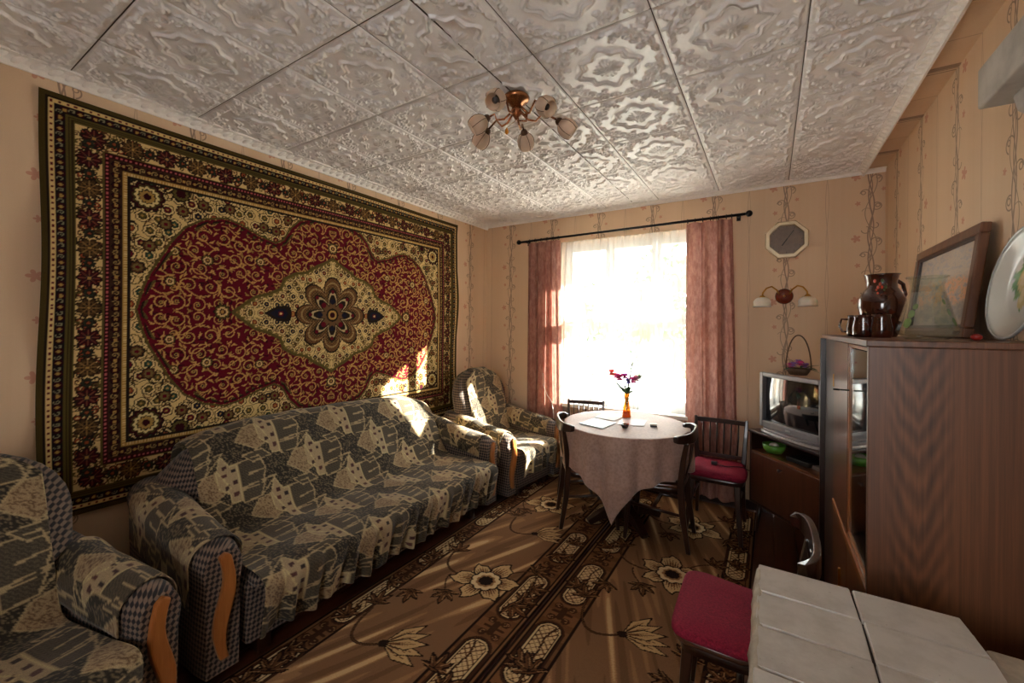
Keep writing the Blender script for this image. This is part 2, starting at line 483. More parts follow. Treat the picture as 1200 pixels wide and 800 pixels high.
struct(MB().box(XL-.12, XL, YR-.12, YB+.12, 0, ZC+.1).build('wall_left', M_paper_left))
struct(MB().box(XR, XR+.12, YR-.12, YB+.12, 0, ZC+.1).build('wall_right', M_paper_right))
WX0, WX1, WZ0, WZ1 = -1.87, -.43, .72, 2.37
m = MB()
m.box(XL, WX0, YB, YB+.25, 0, ZC+.1); m.box(WX1, XR, YB, YB+.25, 0, ZC+.1)
m.box(WX0, WX1, YB, YB+.25, 0, WZ0); m.box(WX0, WX1, YB, YB+.25, WZ1, ZC+.1)
struct(m.build('wall_back', M_paper_back))
m = MB(); a0, a1, b0, b1 = -.50, .45, .95, 2.25
m.box(XL, a0, YR-.25, YR, 0, ZC+.1); m.box(a1, XR, YR-.25, YR, 0, ZC+.1); m.box(a0, a1, YR-.25, YR, 0, b0); m.box(a0, a1, YR-.25, YR, b1, ZC+.1)
struct(m.build('wall_front', M_paper_back))
ce = struct(MB().box(XL, XC, YR, YB, ZC+.004, ZC+.1).build('ceiling', M_plaster))
struct(MB().box(XC, XR, YR, YB, ZC-.012, ZC+.1).build('trim_1', M_paper_right))

# relief ceiling tiles -------------------------------------------------
def tile_height(n=58):
    cv = Canvas(.5, .5, .5/(n-1)); X, Y = cv.X, cv.Y
    R = np.hypot(X, Y); A = np.arctan2(Y, X)
    H = np.zeros_like(R)
    def ridge(d, w, h): return h*np.exp(-(d/w)**2)
    lob = .262+.020*np.cos(8*A)-.014*np.abs(np.sin(4*A))+.018*np.cos(4*A)
    H += ridge(R-lob, .012, 1.15)+ridge(R-lob+.034, .009, .8)
    # four-leaf flower with feathered petals
    pet = np.abs(np.cos(2*A))**.5*.150
    H += .75*np.clip((pet-R)/.03, 0, 1)*(R > .018)*(.55+.45*np.cos(A*20))+ridge(R, .018, 1.1)
    pet2 = np.abs(np.sin(2*A))**1.5*.125
    H += .5*np.clip((pet2-R)/.02, 0, 1)*(.6+.4*np.cos(A*24))
    H += .10*(R < .2)
    # corner and edge scrollwork
    c = Canvas(.5, .5, .5/(n-1), (0, 0, 0))
    def sw(pts, w):
        nonlocal H
        D = distpoly(X, Y, pts); H += ridge(D, w, .85)
    for (x, y, r, a, d) in [(.33, .27, .055, 3.6, 1), (.27, .33, .055, 1.1, -1), (.40, .36, .04, 2.2, -1), (.36, .40, .04, 2.5, 1), (.42, .17, .05, 1.2, 1), (.17, .42, .05, .4, -1),
                            (.43, .07, .035, 2.0, -1), (.07, .43, .035, -.4, 1), (.33, .14, .03, 0, 1), (.14, .33, .03, 1.6, -1)]:
        sw(spiral(x, y, r, a, 1.15, d, 16), .009)
    for k in range(-2, 3):
        a = pi/4+k*.34; sw([(.36+.02*cos(a), .36+.02*sin(a)), (.40+.075*cos(a), .40+.075*sin(a))], .008)
    sw(bez((.46, .02), (.40, .10), (.48, .22), (.40, .30)), .008); sw(bez((.02, .46), (.10, .40), (.22, .48), (.30, .40)), .008)
    for (x, y, r_, a, d) in [(.215, .365, .030, 0, 1), (.365, .215, .030, 1.5, -1), (.24, .45, .024, 1, -1), (.45, .24, .024, 0, 1), (.44, .44, .022, 1, 1)]:
        sw(spiral(x, y, r_, a, 1.0, d, 12), .008)
    H += .22*np.exp(-((R-.285)/.004)**2)
    E = np.maximum(X, Y)
    H *= np.clip((.487-E)/.02, 0, 1)
    H = np.clip(H, 0, 1.25)*.0112
    H[E > .4945] -= .0055
    return H
H4 = tile_height()
Hf = mirror4(H4)
NT = Hf.shape[0]
def tile_mesh(x0, x1):
    g = np.linspace(-.5, .5, NT); sel = (g >= x0-1e-6) & (g <= x1+1e-6)
    gx = g[sel]; X, Y = np.meshgrid(gx, g); Hh = Hf[:, sel].copy()
    if x1 < .49: Hh[:, -1] = -.004
    if x0 > -.49: Hh[:, 0] = -.004
    return np.stack([X, Y, -.006-Hh], -1)
def tilecopies(P, xs, ys, first=[None]):
    src = None
    for (x, sx) in xs:
        for (y, sy) in ys:
            if src is None: o = src = grid_obj('ceiling_tile', P, M_tile, parent=ce, flip=True)
            else: o = src.copy(); link(o); o.parent = ce
            o.location = (x, y, ZC); o.scale = (sx-.004, sy-.004, 1)
yj = [1.064+.509*(j) for j in range(-3, 6)]
ys = [(y+.2545, .509) for y in yj[:-1]]+[((yj[-1]+YB)/2, YB-yj[-1])]
ys = [(y-0, s) for y, s in ys]
tilecopies(tile_mesh(-.5, .5), [((XL-2.385)/2, 2.385+XL if False else (-2.385-XL)), (-2.135, .5), (-1.635, .5), (-.635, .5), (-.135, .5), ((.115+XC)/2, XC-.115)], ys)
tilecopies(tile_mesh(-.5, .0), [(-1.119, .532)], ys)
tilecopies(tile_mesh(.0, .5), [(-1.111, .452)], ys)

# cornices: twisted-rope left, pale strips right and back
def cornice(name, p0, p1, side, mat, rope=False, w=.045):
    p0, p1 = Vector(p0), Vector(p1); L = (p1-p0).length; t = (p1-p0).normalized(); s = Vector(side)
    m = MB(); prof = [(0, 0), (w, 0), (w, -.010), (w*.55, -.016), (.016, -w*.6), (.010, -w), (0, -w)]
    m.rings([[p0+s*a+Vector((0, 0, b)) for a, b in prof], [p1+s*a+Vector((0, 0, b)) for a, b in prof]], smooth=False)
    if rope:
        k = 0; st = .055
        while k*st < L-.03:
            c = p0+t*(k*st+.02)+s*(w*.42)+Vector((0, 0, -w*.42))
            d = (t*.026+(s+Vector((0, 0, 1)))*.018); m.tube([c-d, c-d*.4, c+d*.4, c+d], [.004, .013, .013, .004], 6); k += 1
    return struct(m.build(name, mat))
cornice('trim_2', (XL, YR, ZC-.006), (XL, YB, ZC-.006), (1, 0, 0), M_cornice, True, .055)
cornice('trim_3', (XC, YR, ZC-.006), (XC, YB, ZC-.006), (-1, 0, 0), M_cornice, True, .045)
cornice('trim_4', (XL, YB, ZC-.006), (XR, YB, ZC-.006), (0, -1, 0), M_cornice, False, .035)
for nm, (x0, x1, y0, y1) in {'baseboard_left': (XL, XL+.018, YR, YB), 'baseboard_right': (XR-.018, XR, YR, YB), 'baseboard_back': (XL, XR, YB-.018, YB)}.items():
    struct(MB().box(x0, x1, y0, y1, 0, .075).build(nm, M_cab_dark, bevel=.004))

# window ---------------------------------------------------------------
wf = MB(); fw = .055; yw = YB+.10
def frame(m, x0, x1, z0, z1, w, y0, y1):
    m.box(x0, x1, y0, y1, z0, z0+w); m.box(x0, x1, y0, y1, z1-w, z1); m.box(x0, x0+w, y0, y1, z0+w, z1-w); m.box(x1-w, x1, y0, y1, z0+w, z1-w)
frame(wf, WX0, WX1, WZ0, WZ1, .045, yw-.03, yw+.05)
win = struct(wf.build('window_1', M_white, bevel=.004))
cw = (WX1-WX0-.09)/3
for i in range(3):
    xa = WX0+.045+i*cw
    for z0, z1 in ((WZ0+.045, 1.52), (1.59, WZ1-.045)):
        m = MB(); frame(m, xa+.004, xa+cw-.004, z0+.003, z1-.003, .042, yw-.015, yw+.03); sash = m.build('sash', M_white, win, bevel=.003)
        MB().box(xa+.046, xa+cw-.046, yw+.005, yw+.009, z0+.045, z1-.045).build('pane', M_pane, sash)
MB().box(WX0+.045, WX1-.045, yw-.03, yw+.04, 1.52, 1.59).build('transom', M_white, win, bevel=.004)
MB().box(WX0-.06, WX1+.06, YB-.10, YB+.07, WZ0-.035, WZ0).build('window_sill', M_white, win, bevel=.006)
w2 = MB(); frame(w2, a0, a1, b0, b1, .06, YR-.15, YR-.08); w2.box((a0+a1)/2-.03, (a0+a1)/2+.03, YR-.15, YR-.08, b0, b1)
struct(w2.build('added_rear_window', M_white))  # unseen window added behind the camera to let in fill light
# outside: eave over the window, pale ground and trees
M_eave = plain('weathered_board', (150, 140, 128), .9)
struct(MB().box(-4.5, 3.2, YB+.25, YB+.76, 2.42, 2.50).build('trim_5', M_eave))
M_bounce_ground = plain('pale_bounce_ground', (226, 220, 210), 1, var=.08, scale=4)  # ground made pale to bounce light up onto the ceiling
struct(MB().box(-14, 14, YB+.3, 26, -.7, -.6).build('floor_outside', M_bounce_ground))

# ================================================================== WALL RUG
CREAM, GOLD, MAROON, DMAR, OLIVE, DARK, NAVY, BROWN, RUST = (206, 176, 118), (164, 128, 66), (90, 12, 28), (50, 9, 18), (84, 72, 34), (36, 26, 20), (26, 24, 38), (84, 50, 30), (140, 66, 38)
def wall_rug_colors():
    res = .0045; W, Hh = 1.485, .99
    c = Canvas(W, Hh, res, CREAM); X, Y = c.X, c.Y; r = random.Random(3)
    red = [(1.13, 0), (1.10, .12), (1.07, .20), (.99, .36), (.92, .46), (.83, .525), (.72, .555), (.64, .535), (.54, .49), (.42, .455), (.36, .49), (.31, .58), (.25, .645), (.14, .68), (0, .70)]
    med = [(.675, 0), (.62, .045), (.545, .10), (.46, .125), (.385, .165), (.36, .235), (.29, .275), (.20, .295), (.13, .345), (.07, .375), (0, .42)]
    inred = inpoly(X, Y, red+[(0, 0)]); dred = distpoly(X, Y, red)
    inmed = inpoly(X, Y, med+[(0, 0)]); dmed = distpoly(X, Y, med)
    sc_r = .012*np.sin((X*1.3+Y)*95); sc_m = .008*np.sin((X-Y)*120)
    inred = (inred & (dred > .010+sc_r)) | (~inred & (dred < .010+sc_r*0-.0))
    # cream spandrel ground: floret rings and dark scrolls
    fieldm = (X < 1.172) & (Y < .675)
    def florets(c, pts, rad, inner):
        for (x, y) in pts:
            k = r.choice(inner)
            c.rosette(x, y, rad*1.25, 6, [(1.0, DARK), (.86, (212, 184, 126)), (.60, DARK), (.46, k), (.18, GOLD)], .16, x*9)
    for _ in range(420):
        x, y = r.uniform(0, 1.2), r.uniform(.15, .7); c.stroke(spiral(x, y, r.uniform(.02, .04), r.uniform(0, 6.3), 1.1, r.choice((-1, 1)), 10), .005, r.choice((DARK, OLIVE, BROWN)))
    pts = [(x+r.uniform(-.012, .012)+(.035 if j % 2 else 0), y+r.uniform(-.01, .01)) for j, y in enumerate(np.arange(.03, .70, .065)) for x in np.arange(.0, 1.2, .078)]
    florets(c, pts, .027, [NAVY, MAROON, OLIVE, (44, 70, 52), RUST])
    # dark blossoms along edge of the red field
    for (x, y) in [(1.09, .34), (1.02, .47), (.94, .56), (.84, .62), (.50, .56), (.42, .55), (1.14, .22), (.70, .63), (.34, .64)]:
        c.rosette(x, y, .036, 8, [(1, DARK), (.8, BROWN), (.6, (110, 92, 50)), (.3, MAROON)])
    c.rosette(1.10, .60, .082, 12, [(1, DARK), (.93, DMAR), (.80, (70, 56, 28)), (.66, (210, 190, 130)), (.50, DARK), (.42, GOLD), (.22, DMAR)], .18)
    m = (np.hypot(X-1.172, Y-.675) < .16) & (np.hypot(X-1.10, Y-.60) > .085); c.fill(m & (np.sin(X*260)*np.sin(Y*260) > -.3), DARK)
    c.rosette(.95, .655, .05, 10, [(1, DARK), (.8, OLIVE), (.5, DMAR)])
    # red field
    c.fill((dred < .022) & ~inred, OLIVE); c.fill((dred < .010) & ~inred, DARK)
    c.fill(inred, MAROON)
    c.clip = inred & ~(dred < .008)
    for _ in range(260):
        x, y = r.uniform(0, 1.13), r.uniform(0, .7); a = r.uniform(0, 6.3)
        c.stroke([(x, y), (x+.03*cos(a), y+.03*sin(a))], [.003, .010], DMAR)
    g = []
    for j, y in enumerate(np.arange(.04, .72, .098)):
        for i, x in enumerate(np.arange(.05 if j % 2 else .0, 1.15, .106)):
            g.append((x+r.uniform(-.02, .02), y+r.uniform(-.015, .015)))
    TAN = (186, 142, 80)
    for (x, y) in g:
        d = r.choice((-1, 1)); a = r.uniform(0, 6.3); R = r.uniform(.038, .052)
        c.stroke(spiral(x, y, R, a, 1.35, d, 26), [.0072-.003*t for t in np.linspace(0, 1, 26)], TAN)
        for k in range(5):
            b = a+d*k*1.25+.3; px, py = x+R*.98*cos(b), y+R*.98*sin(b); e = b+d*(.9)
            c.stroke([(px, py), (px+.015*cos(e), py+.015*sin(e)), (px+.034*cos(e+d*.5), py+.034*sin(e+d*.5))], [.003, .011, .002], r.choice((TAN, TAN, (150, 116, 60))))
        c.rosette(x, y, .014, 6, [(1, DARK), (.8, GOLD), (.4, r.choice((MAROON, NAVY, OLIVE)))])
    for (x, y) in g[::2]:
        c.stroke(bez((x, y+.05), (x+.05, y+.07), (x+.06, y+.11), (x+.10, y+.10)), .006, TAN)
    for (x, y, rr) in [(.74, .0, .05), (1.0, .16, .03), (0, .50, .045), (.52, .33, .03), (.82, .30, .035), (.98, .33, .028)]:
        c.rosette(x, y, rr, 10, [(1, DARK), (.85, OLIVE), (.65, CREAM), (.4, DMAR), (.2, GOLD)])
    c.clip = None
    # medallion
    c.fill(inmed | (dmed < .014), OLIVE); inm2 = inmed & (dmed > .012+sc_m); c.fill(inmed & (dmed > .004), (110, 96, 48)); c.fill(inm2, CREAM)
    c.clip = inm2
    for _ in range(330):
        x, y = r.uniform(0, .68), r.uniform(0, .42); c.stroke(spiral(x, y, r.uniform(.015, .03), r.uniform(0, 6.3), 1.1, r.choice((-1, 1)), 9), .0045, r.choice((DARK, OLIVE, BROWN)))
    florets(c, [(x+r.uniform(-.01, .01)+(.03 if j % 2 else 0), y+r.uniform(-.008, .008)) for j, y in enumerate(np.arange(.0, .42, .062)) for x in np.arange(.03, .68, .07)], .023, [MAROON, NAVY, OLIVE, RUST])
    # dark pendant blossoms
    c.poly([(.50, 0), (.44, .035), (.37, .058), (.32, .045), (.31, 0)], DARK); c.poly([(.46, 0), (.42, .025), (.36, .036), (.335, 0)], NAVY); c.disc(.385, .0, .018, MAROON); c.disc(.385, 0, .008, CREAM)
    c.clip = None
    R = np.hypot(X, Y); A = np.arctan2(Y, X)
    pl = .275*(.62+.38*np.abs(np.cos(4*A))**.7)
    c.fill(R < pl+.012, DARK); c.fill(R < pl, (88, 58, 34)); c.fill((R < pl*.9) & (R > pl*.85), (150, 126, 84)); c.fill(R < pl*.78, (66, 52, 32))
    stip = (np.sin(X*300)*np.sin(Y*300) > .3) & (R < pl*.98); c.fill(stip, (128, 92, 52))
    pl2 = .20*(.5+.5*np.abs(np.cos(4*A))**1.2); c.fill(R < pl2, DARK); c.fill((R < pl2*.88) & (R > pl2*.76), (170, 148, 108)); c.fill(R < pl2*.6, (96, 70, 44))
    for k in range(3):
        a = k*pi/4; c.disc(.10*cos(a), .10*sin(a), .020, NAVY if k % 2 == 0 else MAROON); c.disc(.175*cos(a), .175*sin(a), .014, MAROON)
    c.disc(0, 0, .05, DARK); c.disc(0, 0, .036, GOLD); c.disc(0, 0, .022, DMAR)
    # borders, by distance from the edge
    E = np.minimum(W-X, Hh-Y)
    horiz = (Hh-Y) < (W-X); S = np.where(horiz, X, Y)          # coordinate along the border
    def band(a, b, col): c.fill((E >= a) & (E < b), col)
    band(.286, .318, DARK); band(.288, .306, GOLD); c.fill((E >= .291) & (E < .303) & (np.sin(S*520) > .2), CREAM)
    band(.236, .286, (56, 36, 24)); band(.216, .236, DMAR); c.fill((E >= .221) & (E < .231) & (np.sin(S*330) > 0), (170, 84, 84))
    band(.108, .216, CREAM); band(.094, .108, (52, 40, 22)); band(.098, .103, OLIVE); band(.084, .094, OLIVE); band(.047, .084, (28, 20, 22)); band(.030, .047, CREAM); band(.022, .030, DARK); band(-1, .022, (70, 56, 26))
    c.fill((E >= .034) & (E < .043) & (np.sin(S*240) > .35), MAROON); c.fill((E > .208) & (E < .216), OLIVE); c.fill((E > .108) & (E < .113), OLIVE)
    def along(e, s0, step, fn):
        s = s0
        while s < W-e+.01:
            fn(s, Hh-e, 0); s += step
        s = s0
        while s < Hh-e+.01:
            fn(W-e, s, 1); s += step
    def scroll(x, y, o):
        for k in range(6):
            c.stroke(spiral(x+r.uniform(-.045, .045), y+r.uniform(-.035, .035), r.uniform(.014, .026), r.uniform(0, 6.3), 1.2, r.choice((-1, 1)), 10), .0055, r.choice((DARK, OLIVE, BROWN, DARK)))
        for k in range(2): c.rosette(x+r.uniform(-.035, .035), y+r.uniform(-.035, .035), .017, 6, [(1, DARK), (.7, RUST), (.35, CREAM)])
    c.clip = (E > .113) & (E < .208)
    along(.162, .0, .04, scroll)
    cnt = [0]
    def blossom(x, y, o):
        cnt[0] += 1; k = cnt[0] % 2
        c.rosette(x, y, .050, 8, [(1, DARK), (.88, (66, 46, 26) if k else DMAR), (.66, (92, 66, 36) if k else (66, 14, 22)), (.5, DARK), (.36, (84, 60, 34) if k else NAVY), (.16, GOLD)], .38, .4*k)
        for q in range(8): c.stroke([(x+.014*cos(q*pi/4), y+.014*sin(q*pi/4)), (x+.036*cos(q*pi/4), y+.036*sin(q*pi/4))], .0045, (132, 100, 56) if k else (112, 60, 44))
    along(.162, .0, .145, blossom)
    def small(x, y, o): c.rosette(x, y, .026, 8, [(1, DARK), (.8, (40, 46, 34)), (.5, DARK), (.25, RUST)], .35)
    along(.162, .0725, .145, small)
    c.clip = (E > .238) & (E < .285)
    along(.261, .0, .052, lambda x, y, o: c.rosette(x, y, .020, 6, [(1, (20, 16, 18)), (.8, DMAR), (.4, GOLD)]))
    along(.261, .026, .052, lambda x, y, o: c.stroke(spiral(x, y, .016, r.uniform(0, 6), 1.1, 1, 9), .0045, (150, 122, 72)))
    c.clip = (E > .048) & (E < .083)
    along(.066, .0, .052, lambda x, y, o: c.rosette(x, y, .016, 6, [(1, DMAR), (.5, GOLD)]))
    along(.066, .026, .052, lambda x, y, o: c.stroke(spiral(x, y, .013, 0, .9, 1, 8), .004, (130, 124, 96)))
    c.clip = None
    return mirror4(c.a), W, Hh
C_, Wr, Hr = wall_rug_colors()
ny, nx, _ = C_.shape
yy = np.linspace(-Wr, Wr, nx); zz = np.linspace(-Hr, Hr, ny); Yg, Zg = np.meshgrid(yy, zz)
xg = XL+.016+.006*np.sin(Yg*3.1+Zg)+.004*np.sin(Zg*5+1)+.012*np.clip((np.abs(Yg)-1.4)/.085, 0, 1)*np.sin(Zg*6+.5)
xg = np.maximum(xg, XL+.004)
YC = 1.948+Yg+.006*np.sin(Zg*4+.4)*np.clip(np.abs(Yg)-1.2, 0, 1)*3
ZCc = 1.572+Zg-.010*np.cos(Yg*pi/1.485*6)*(Zg > .9)*0
P = np.stack([xg, YC, ZCc], -1)
o = grid_obj('wall_rug', P, M_rug, C_, flip=False)
tag(o, 'large maroon and cream oriental rug with central medallion hung on the left wall', 'rug')

# ================================================================== FLOOR CARPETS
def maple(cx, cy, r, a, n=5):
    pts = []
    for k in range(n):
        b = a+(k-(n-1)/2)*.75; rr = r*(1-.16*abs(k-(n-1)/2))
        pts += [(cx+rr*.45*cos(b-.30), cy+rr*.45*sin(b-.30)), (cx+rr*.74*cos(b-.20), cy+rr*.74*sin(b-.20)), (cx+rr*cos(b), cy+rr*sin(b)), (cx+rr*.70*cos(b+.18), cy+rr*.70*sin(b+.18))]
    pts += [(cx-.15*r*cos(a), cy-.15*r*sin(a))]
    return pts
def floor_carpet(W, Lh, seed, right_first, flowers, buds, flip_big=1):
    r = random.Random(seed); c = Canvas(W, Lh, .005, (128, 94, 66)); X, Y = c.X, c.Y
    BR, OUT, CRM, TAN, MID = (64, 38, 24), (34, 19, 13), (206, 178, 132), (156, 116, 76), (96, 62, 38)
    # ground with flame-like pale streaks woven into it
    n1 = np.zeros_like(X)
    for k in range(26):
        fx, fy, p = r.choice((-1, 1))*r.uniform(15, 95), r.uniform(1, 6), r.uniform(0, 6.3)
        n1 += np.sin((X*1.0-Y*.42)*fx+Y*fy+p)
    n1 /= 5.0
    for t, col in ((.45, (148, 110, 76)), (.85, (172, 132, 92)), (1.15, (198, 164, 120))): c.fill(n1+.25*np.sin(Y*5.2+X*2+seed) > t, col)
    c.fill(n1 < -.7, (112, 80, 54))
    bl, br = .155, W-.215
    def lattice(x, y):
        a = np.abs(((x+y)/.034) % 1-.5); b = np.abs(((x-y)/.034) % 1-.5); q = np.minimum(.5-a, .5-b)
        out = np.empty(x.shape+(3,)); out[:] = CRM; out[q < .09] = MID; return out
    def oval(cx, cy, hw, hl):
        w = c.win(cx-hw-.05, cx+hw+.05, cy-hl-.05, cy+hl+.05)
        if w is None: return
        d = np.hypot(X[w]-cx, np.maximum(np.abs(Y[w]-cy)-(hl-hw), 0))
        c.put(w, d < hw+.028, BR); c.put(w, d < hw+.016, OUT); c.put(w, d < hw+.008, CRM); c.put(w, d < hw, OUT); c.put(w, d < hw-.005, lattice)
    for (x0, x1, cx, hw) in ((0, bl, .085, .038), (br, W, (br+W)/2-.004, .046)):
        m = (X >= x0) & (X < x1); c.fill(m, (118, 80, 50)); c.fill(m & (np.abs(np.sin(Y*26)) > .80), (104, 68, 42))
    for xx, w_ in ((.004, .022), (.030, .006), (bl-.004, .013), (br, .013), (W-.028, .010), (W-.006, .026)): c.fill(np.abs(X-xx) < w_/2, OUT)
    for xx in (.017, W-.018): c.fill(np.abs(X-xx) < .004, (128, 92, 60))
    late = []
    per = .60; y = -.35+(.05 if right_first else .33)
    while y < Lh+.3:
        for cx, hw, off in (((br+W)/2-.006, .052, 0), (.088, .040, .12)):
            yy = y+off; oval(cx, yy, hw, .195)
            # H-shaped scroll between the ovals
            h = yy+per/2; s = hw*.95
            late.append((cx, yy))
            c.stroke([(cx, h-.035), (cx, h+.035)], .034, BR); c.stroke([(cx-s, h), (cx+s, h)], .020, BR)
            for sx in (-1, 1):
                for sy in (-1, 1):
                    c.disc(cx+sx*s*.80, h+sy*.048, .023, BR); c.stroke(spiral(cx+sx*s*.80, h+sy*.048, .016, 0, 1.2, sx*sy, 10), .004, (150, 112, 74)); c.stroke([(cx, h+sy*.028), (cx+sx*s*.7, h+sy*.05)], .014, BR)
        y += per
    def leaf(x, y, rr, a):
        rr *= 1.3
        p = maple(x, y, rr, a); c.poly(p, MID, .008, OUT)
        for k in range(-2, 3):
            b = a+k*.75; c.stroke([(x, y), (x+rr*.72*cos(b), y+rr*.72*sin(b))], [.006, .002], OUT)
            c.stroke([(x+rr*.3*cos(b+.12), y+rr*.3*sin(b+.12)), (x+rr*.65*cos(b+.10), y+rr*.65*sin(b+.10))], .005, TAN)
    def flower(x, y, R, a):
        for k in range(6):
            b = a+k*2*pi/6; rr = R*(1+.12*sin(k*2.4)); L = rr
            pts = [(x+.25*R*cos(b-.5), y+.25*R*sin(b-.5)), (x+.62*L*cos(b-.50), y+.62*L*sin(b-.50)), (x+.86*L*cos(b-.30), y+.86*L*sin(b-.30)), (x+.90*L*cos(b-.06), y+.90*L*sin(b-.06)), (x+1.06*L*cos(b+.04), y+1.06*L*sin(b+.04)),
                   (x+.86*L*cos(b+.28), y+.86*L*sin(b+.28)), (x+.62*L*cos(b+.50), y+.62*L*sin(b+.50)), (x+.25*R*cos(b+.5), y+.25*R*sin(b+.5))]
            c.poly(pts, (196, 164, 118), .0095, OUT)
            c.stroke([(x+.3*R*cos(b), y+.3*R*sin(b)), (x+.62*L*cos(b), y+.62*L*sin(b))], [.05, .018], (164, 126, 84))
            for q in (-.32, -.19, -.06, .07, .2, .33):
                c.stroke([(x+.38*R*cos(b+q*1.25), y+.38*R*sin(b+q*1.25)), (x+(.84-.5*abs(q))*L*cos(b+q*.9), y+(.84-.5*abs(q))*L*sin(b+q*.9))], [.011, .003], (84, 52, 32))
        c.rosette(x, y, R*.46, 9, [(1.08, OUT), (.97, (214, 190, 148)), (.66, (146, 106, 70)), (.50, OUT)], .14, a)
    def stem(pts, w=.014): c.stroke(pts, w, OUT); c.stroke(pts, w*.35, MID)
    def bud(x, y, R, a):
        for k in (-2, 2, -1, 1, 0):
            b = a+k*.30; e = (x+R*cos(b), y+R*sin(b)); n = (-sin(b)*R*.16, cos(b)*R*.16)
            mpt = (x+.5*R*cos(b), y+.5*R*sin(b))
            c.poly([(x, y), (mpt[0]+n[0], mpt[1]+n[1]), e, (mpt[0]-n[0], mpt[1]-n[1])], (190, 156, 110), .006, OUT)
            c.stroke([(x, y), (x+.7*R*cos(b), y+.7*R*sin(b))], [.010, .003], (84, 52, 32))
            for q in (-.08, .08): c.stroke([(x+.2*R*cos(b+q), y+.2*R*sin(b+q)), (x+.6*R*cos(b+q), y+.6*R*sin(b+q))], [.007, .002], (120, 82, 52))
        c.disc(x, y, .022, OUT)
    S = flip_big
    for i_, (lx, ly) in enumerate(late):
        leaf(lx+.01, ly-.05-.05*(i_ % 3), .085, pi/2+(.8 if i_ % 2 else -.6)); stem(bez((lx, ly-.1), (lx-.05, ly), (lx+.04, ly+.1), (lx-.04, ly+.2)), .010)
        if i_ % 2: leaf(lx-.02, ly+.16, .075, pi/2-1.0)
    for (x, y) in flowers:
        if 1:
            e = W*.5-S*W*.44
            stem(bez((x-S*.10, y-.02), (x-S*.22, y-.06), (x-S*.34, y-.02), (x-S*.36, y+.16)))
            stem(bez((x-S*.22, y-.05), (x-S*.22, y-.12), (x-S*.16, y-.17), (x-S*.14, y-.20)), .009)
            leaf(x-S*.13, y-.20, .085, -pi/2+S*.3); leaf(x-S*.34, y+.17, .09, pi/2+S*.6); leaf(x-S*.40, y-.02, .075, pi if S > 0 else 0)
            leaf(x+S*.20, y+.24, .085, pi/2-S*.6); stem(bez((x+S*.07, y+.10), (x+S*.1, y+.18), (x+S*.14, y+.2), (x+S*.2, y+.24)), .009)
            leaf(x+S*.24, y-.10, .095, -S*.3+(pi if S < 0 else 0)); leaf(x+S*.26, y+.08, .08, .4 if S > 0 else pi-.4); leaf(x-S*.3, y-.30, .08, -1.2)
            flower(x, y, .195, .3)
    for (x, y) in buds:
        stem(bez((x-S*.02, y-.02), (x-S*.16, y-.12), (x-S*.22, y-.02), (x-S*.24, y+.14)))
        leaf(x-S*.26, y+.18, .085, pi/2+S*.4); leaf(x+S*.30, y+.02, .08, pi/2); leaf(x+S*.25, y-.16, .075, -.8)
        bud(x, y, .22, .5 if S > 0 else pi-.5)
    return c.a
def lay_carpet(x0, x1, y0, y1, cols, z, label):
    ny, nx, _ = cols.shape
    X, Y = np.meshgrid(np.linspace(x0, x1, nx), np.linspace(y0, y1, ny))
    Z = z+.0015*np.sin(X*7+Y*3)+.0012*np.sin(Y*5)
    o = grid_obj('carpet', np.stack([X, Y, Z], -1), M_rug, cols); tag(o, label, 'carpet'); return o
Wa, La = .90, 3.40
ca = floor_carpet(Wa, La, 5, True, [(.53, 1.49), (.38, 2.64), (.45, .30)], [(.40, .84), (.50, 2.13), (.42, 3.2)])
lay_carpet(-1.935, -1.035, .50, 3.90, ca, .009, 'brown flowered carpet along the front of the sofa')
Wb = .94
cb = floor_carpet(Wb, La, 9, False, [(.41, 2.15), (.40, 2.86), (.45, .9)], [(.52, 1.50), (.45, .35)], -1)[:, ::-1]
lay_carpet(-1.025, -.085, .50, 3.90, cb, .009, 'brown flowered carpet under the chair right of the table, nearer the television')

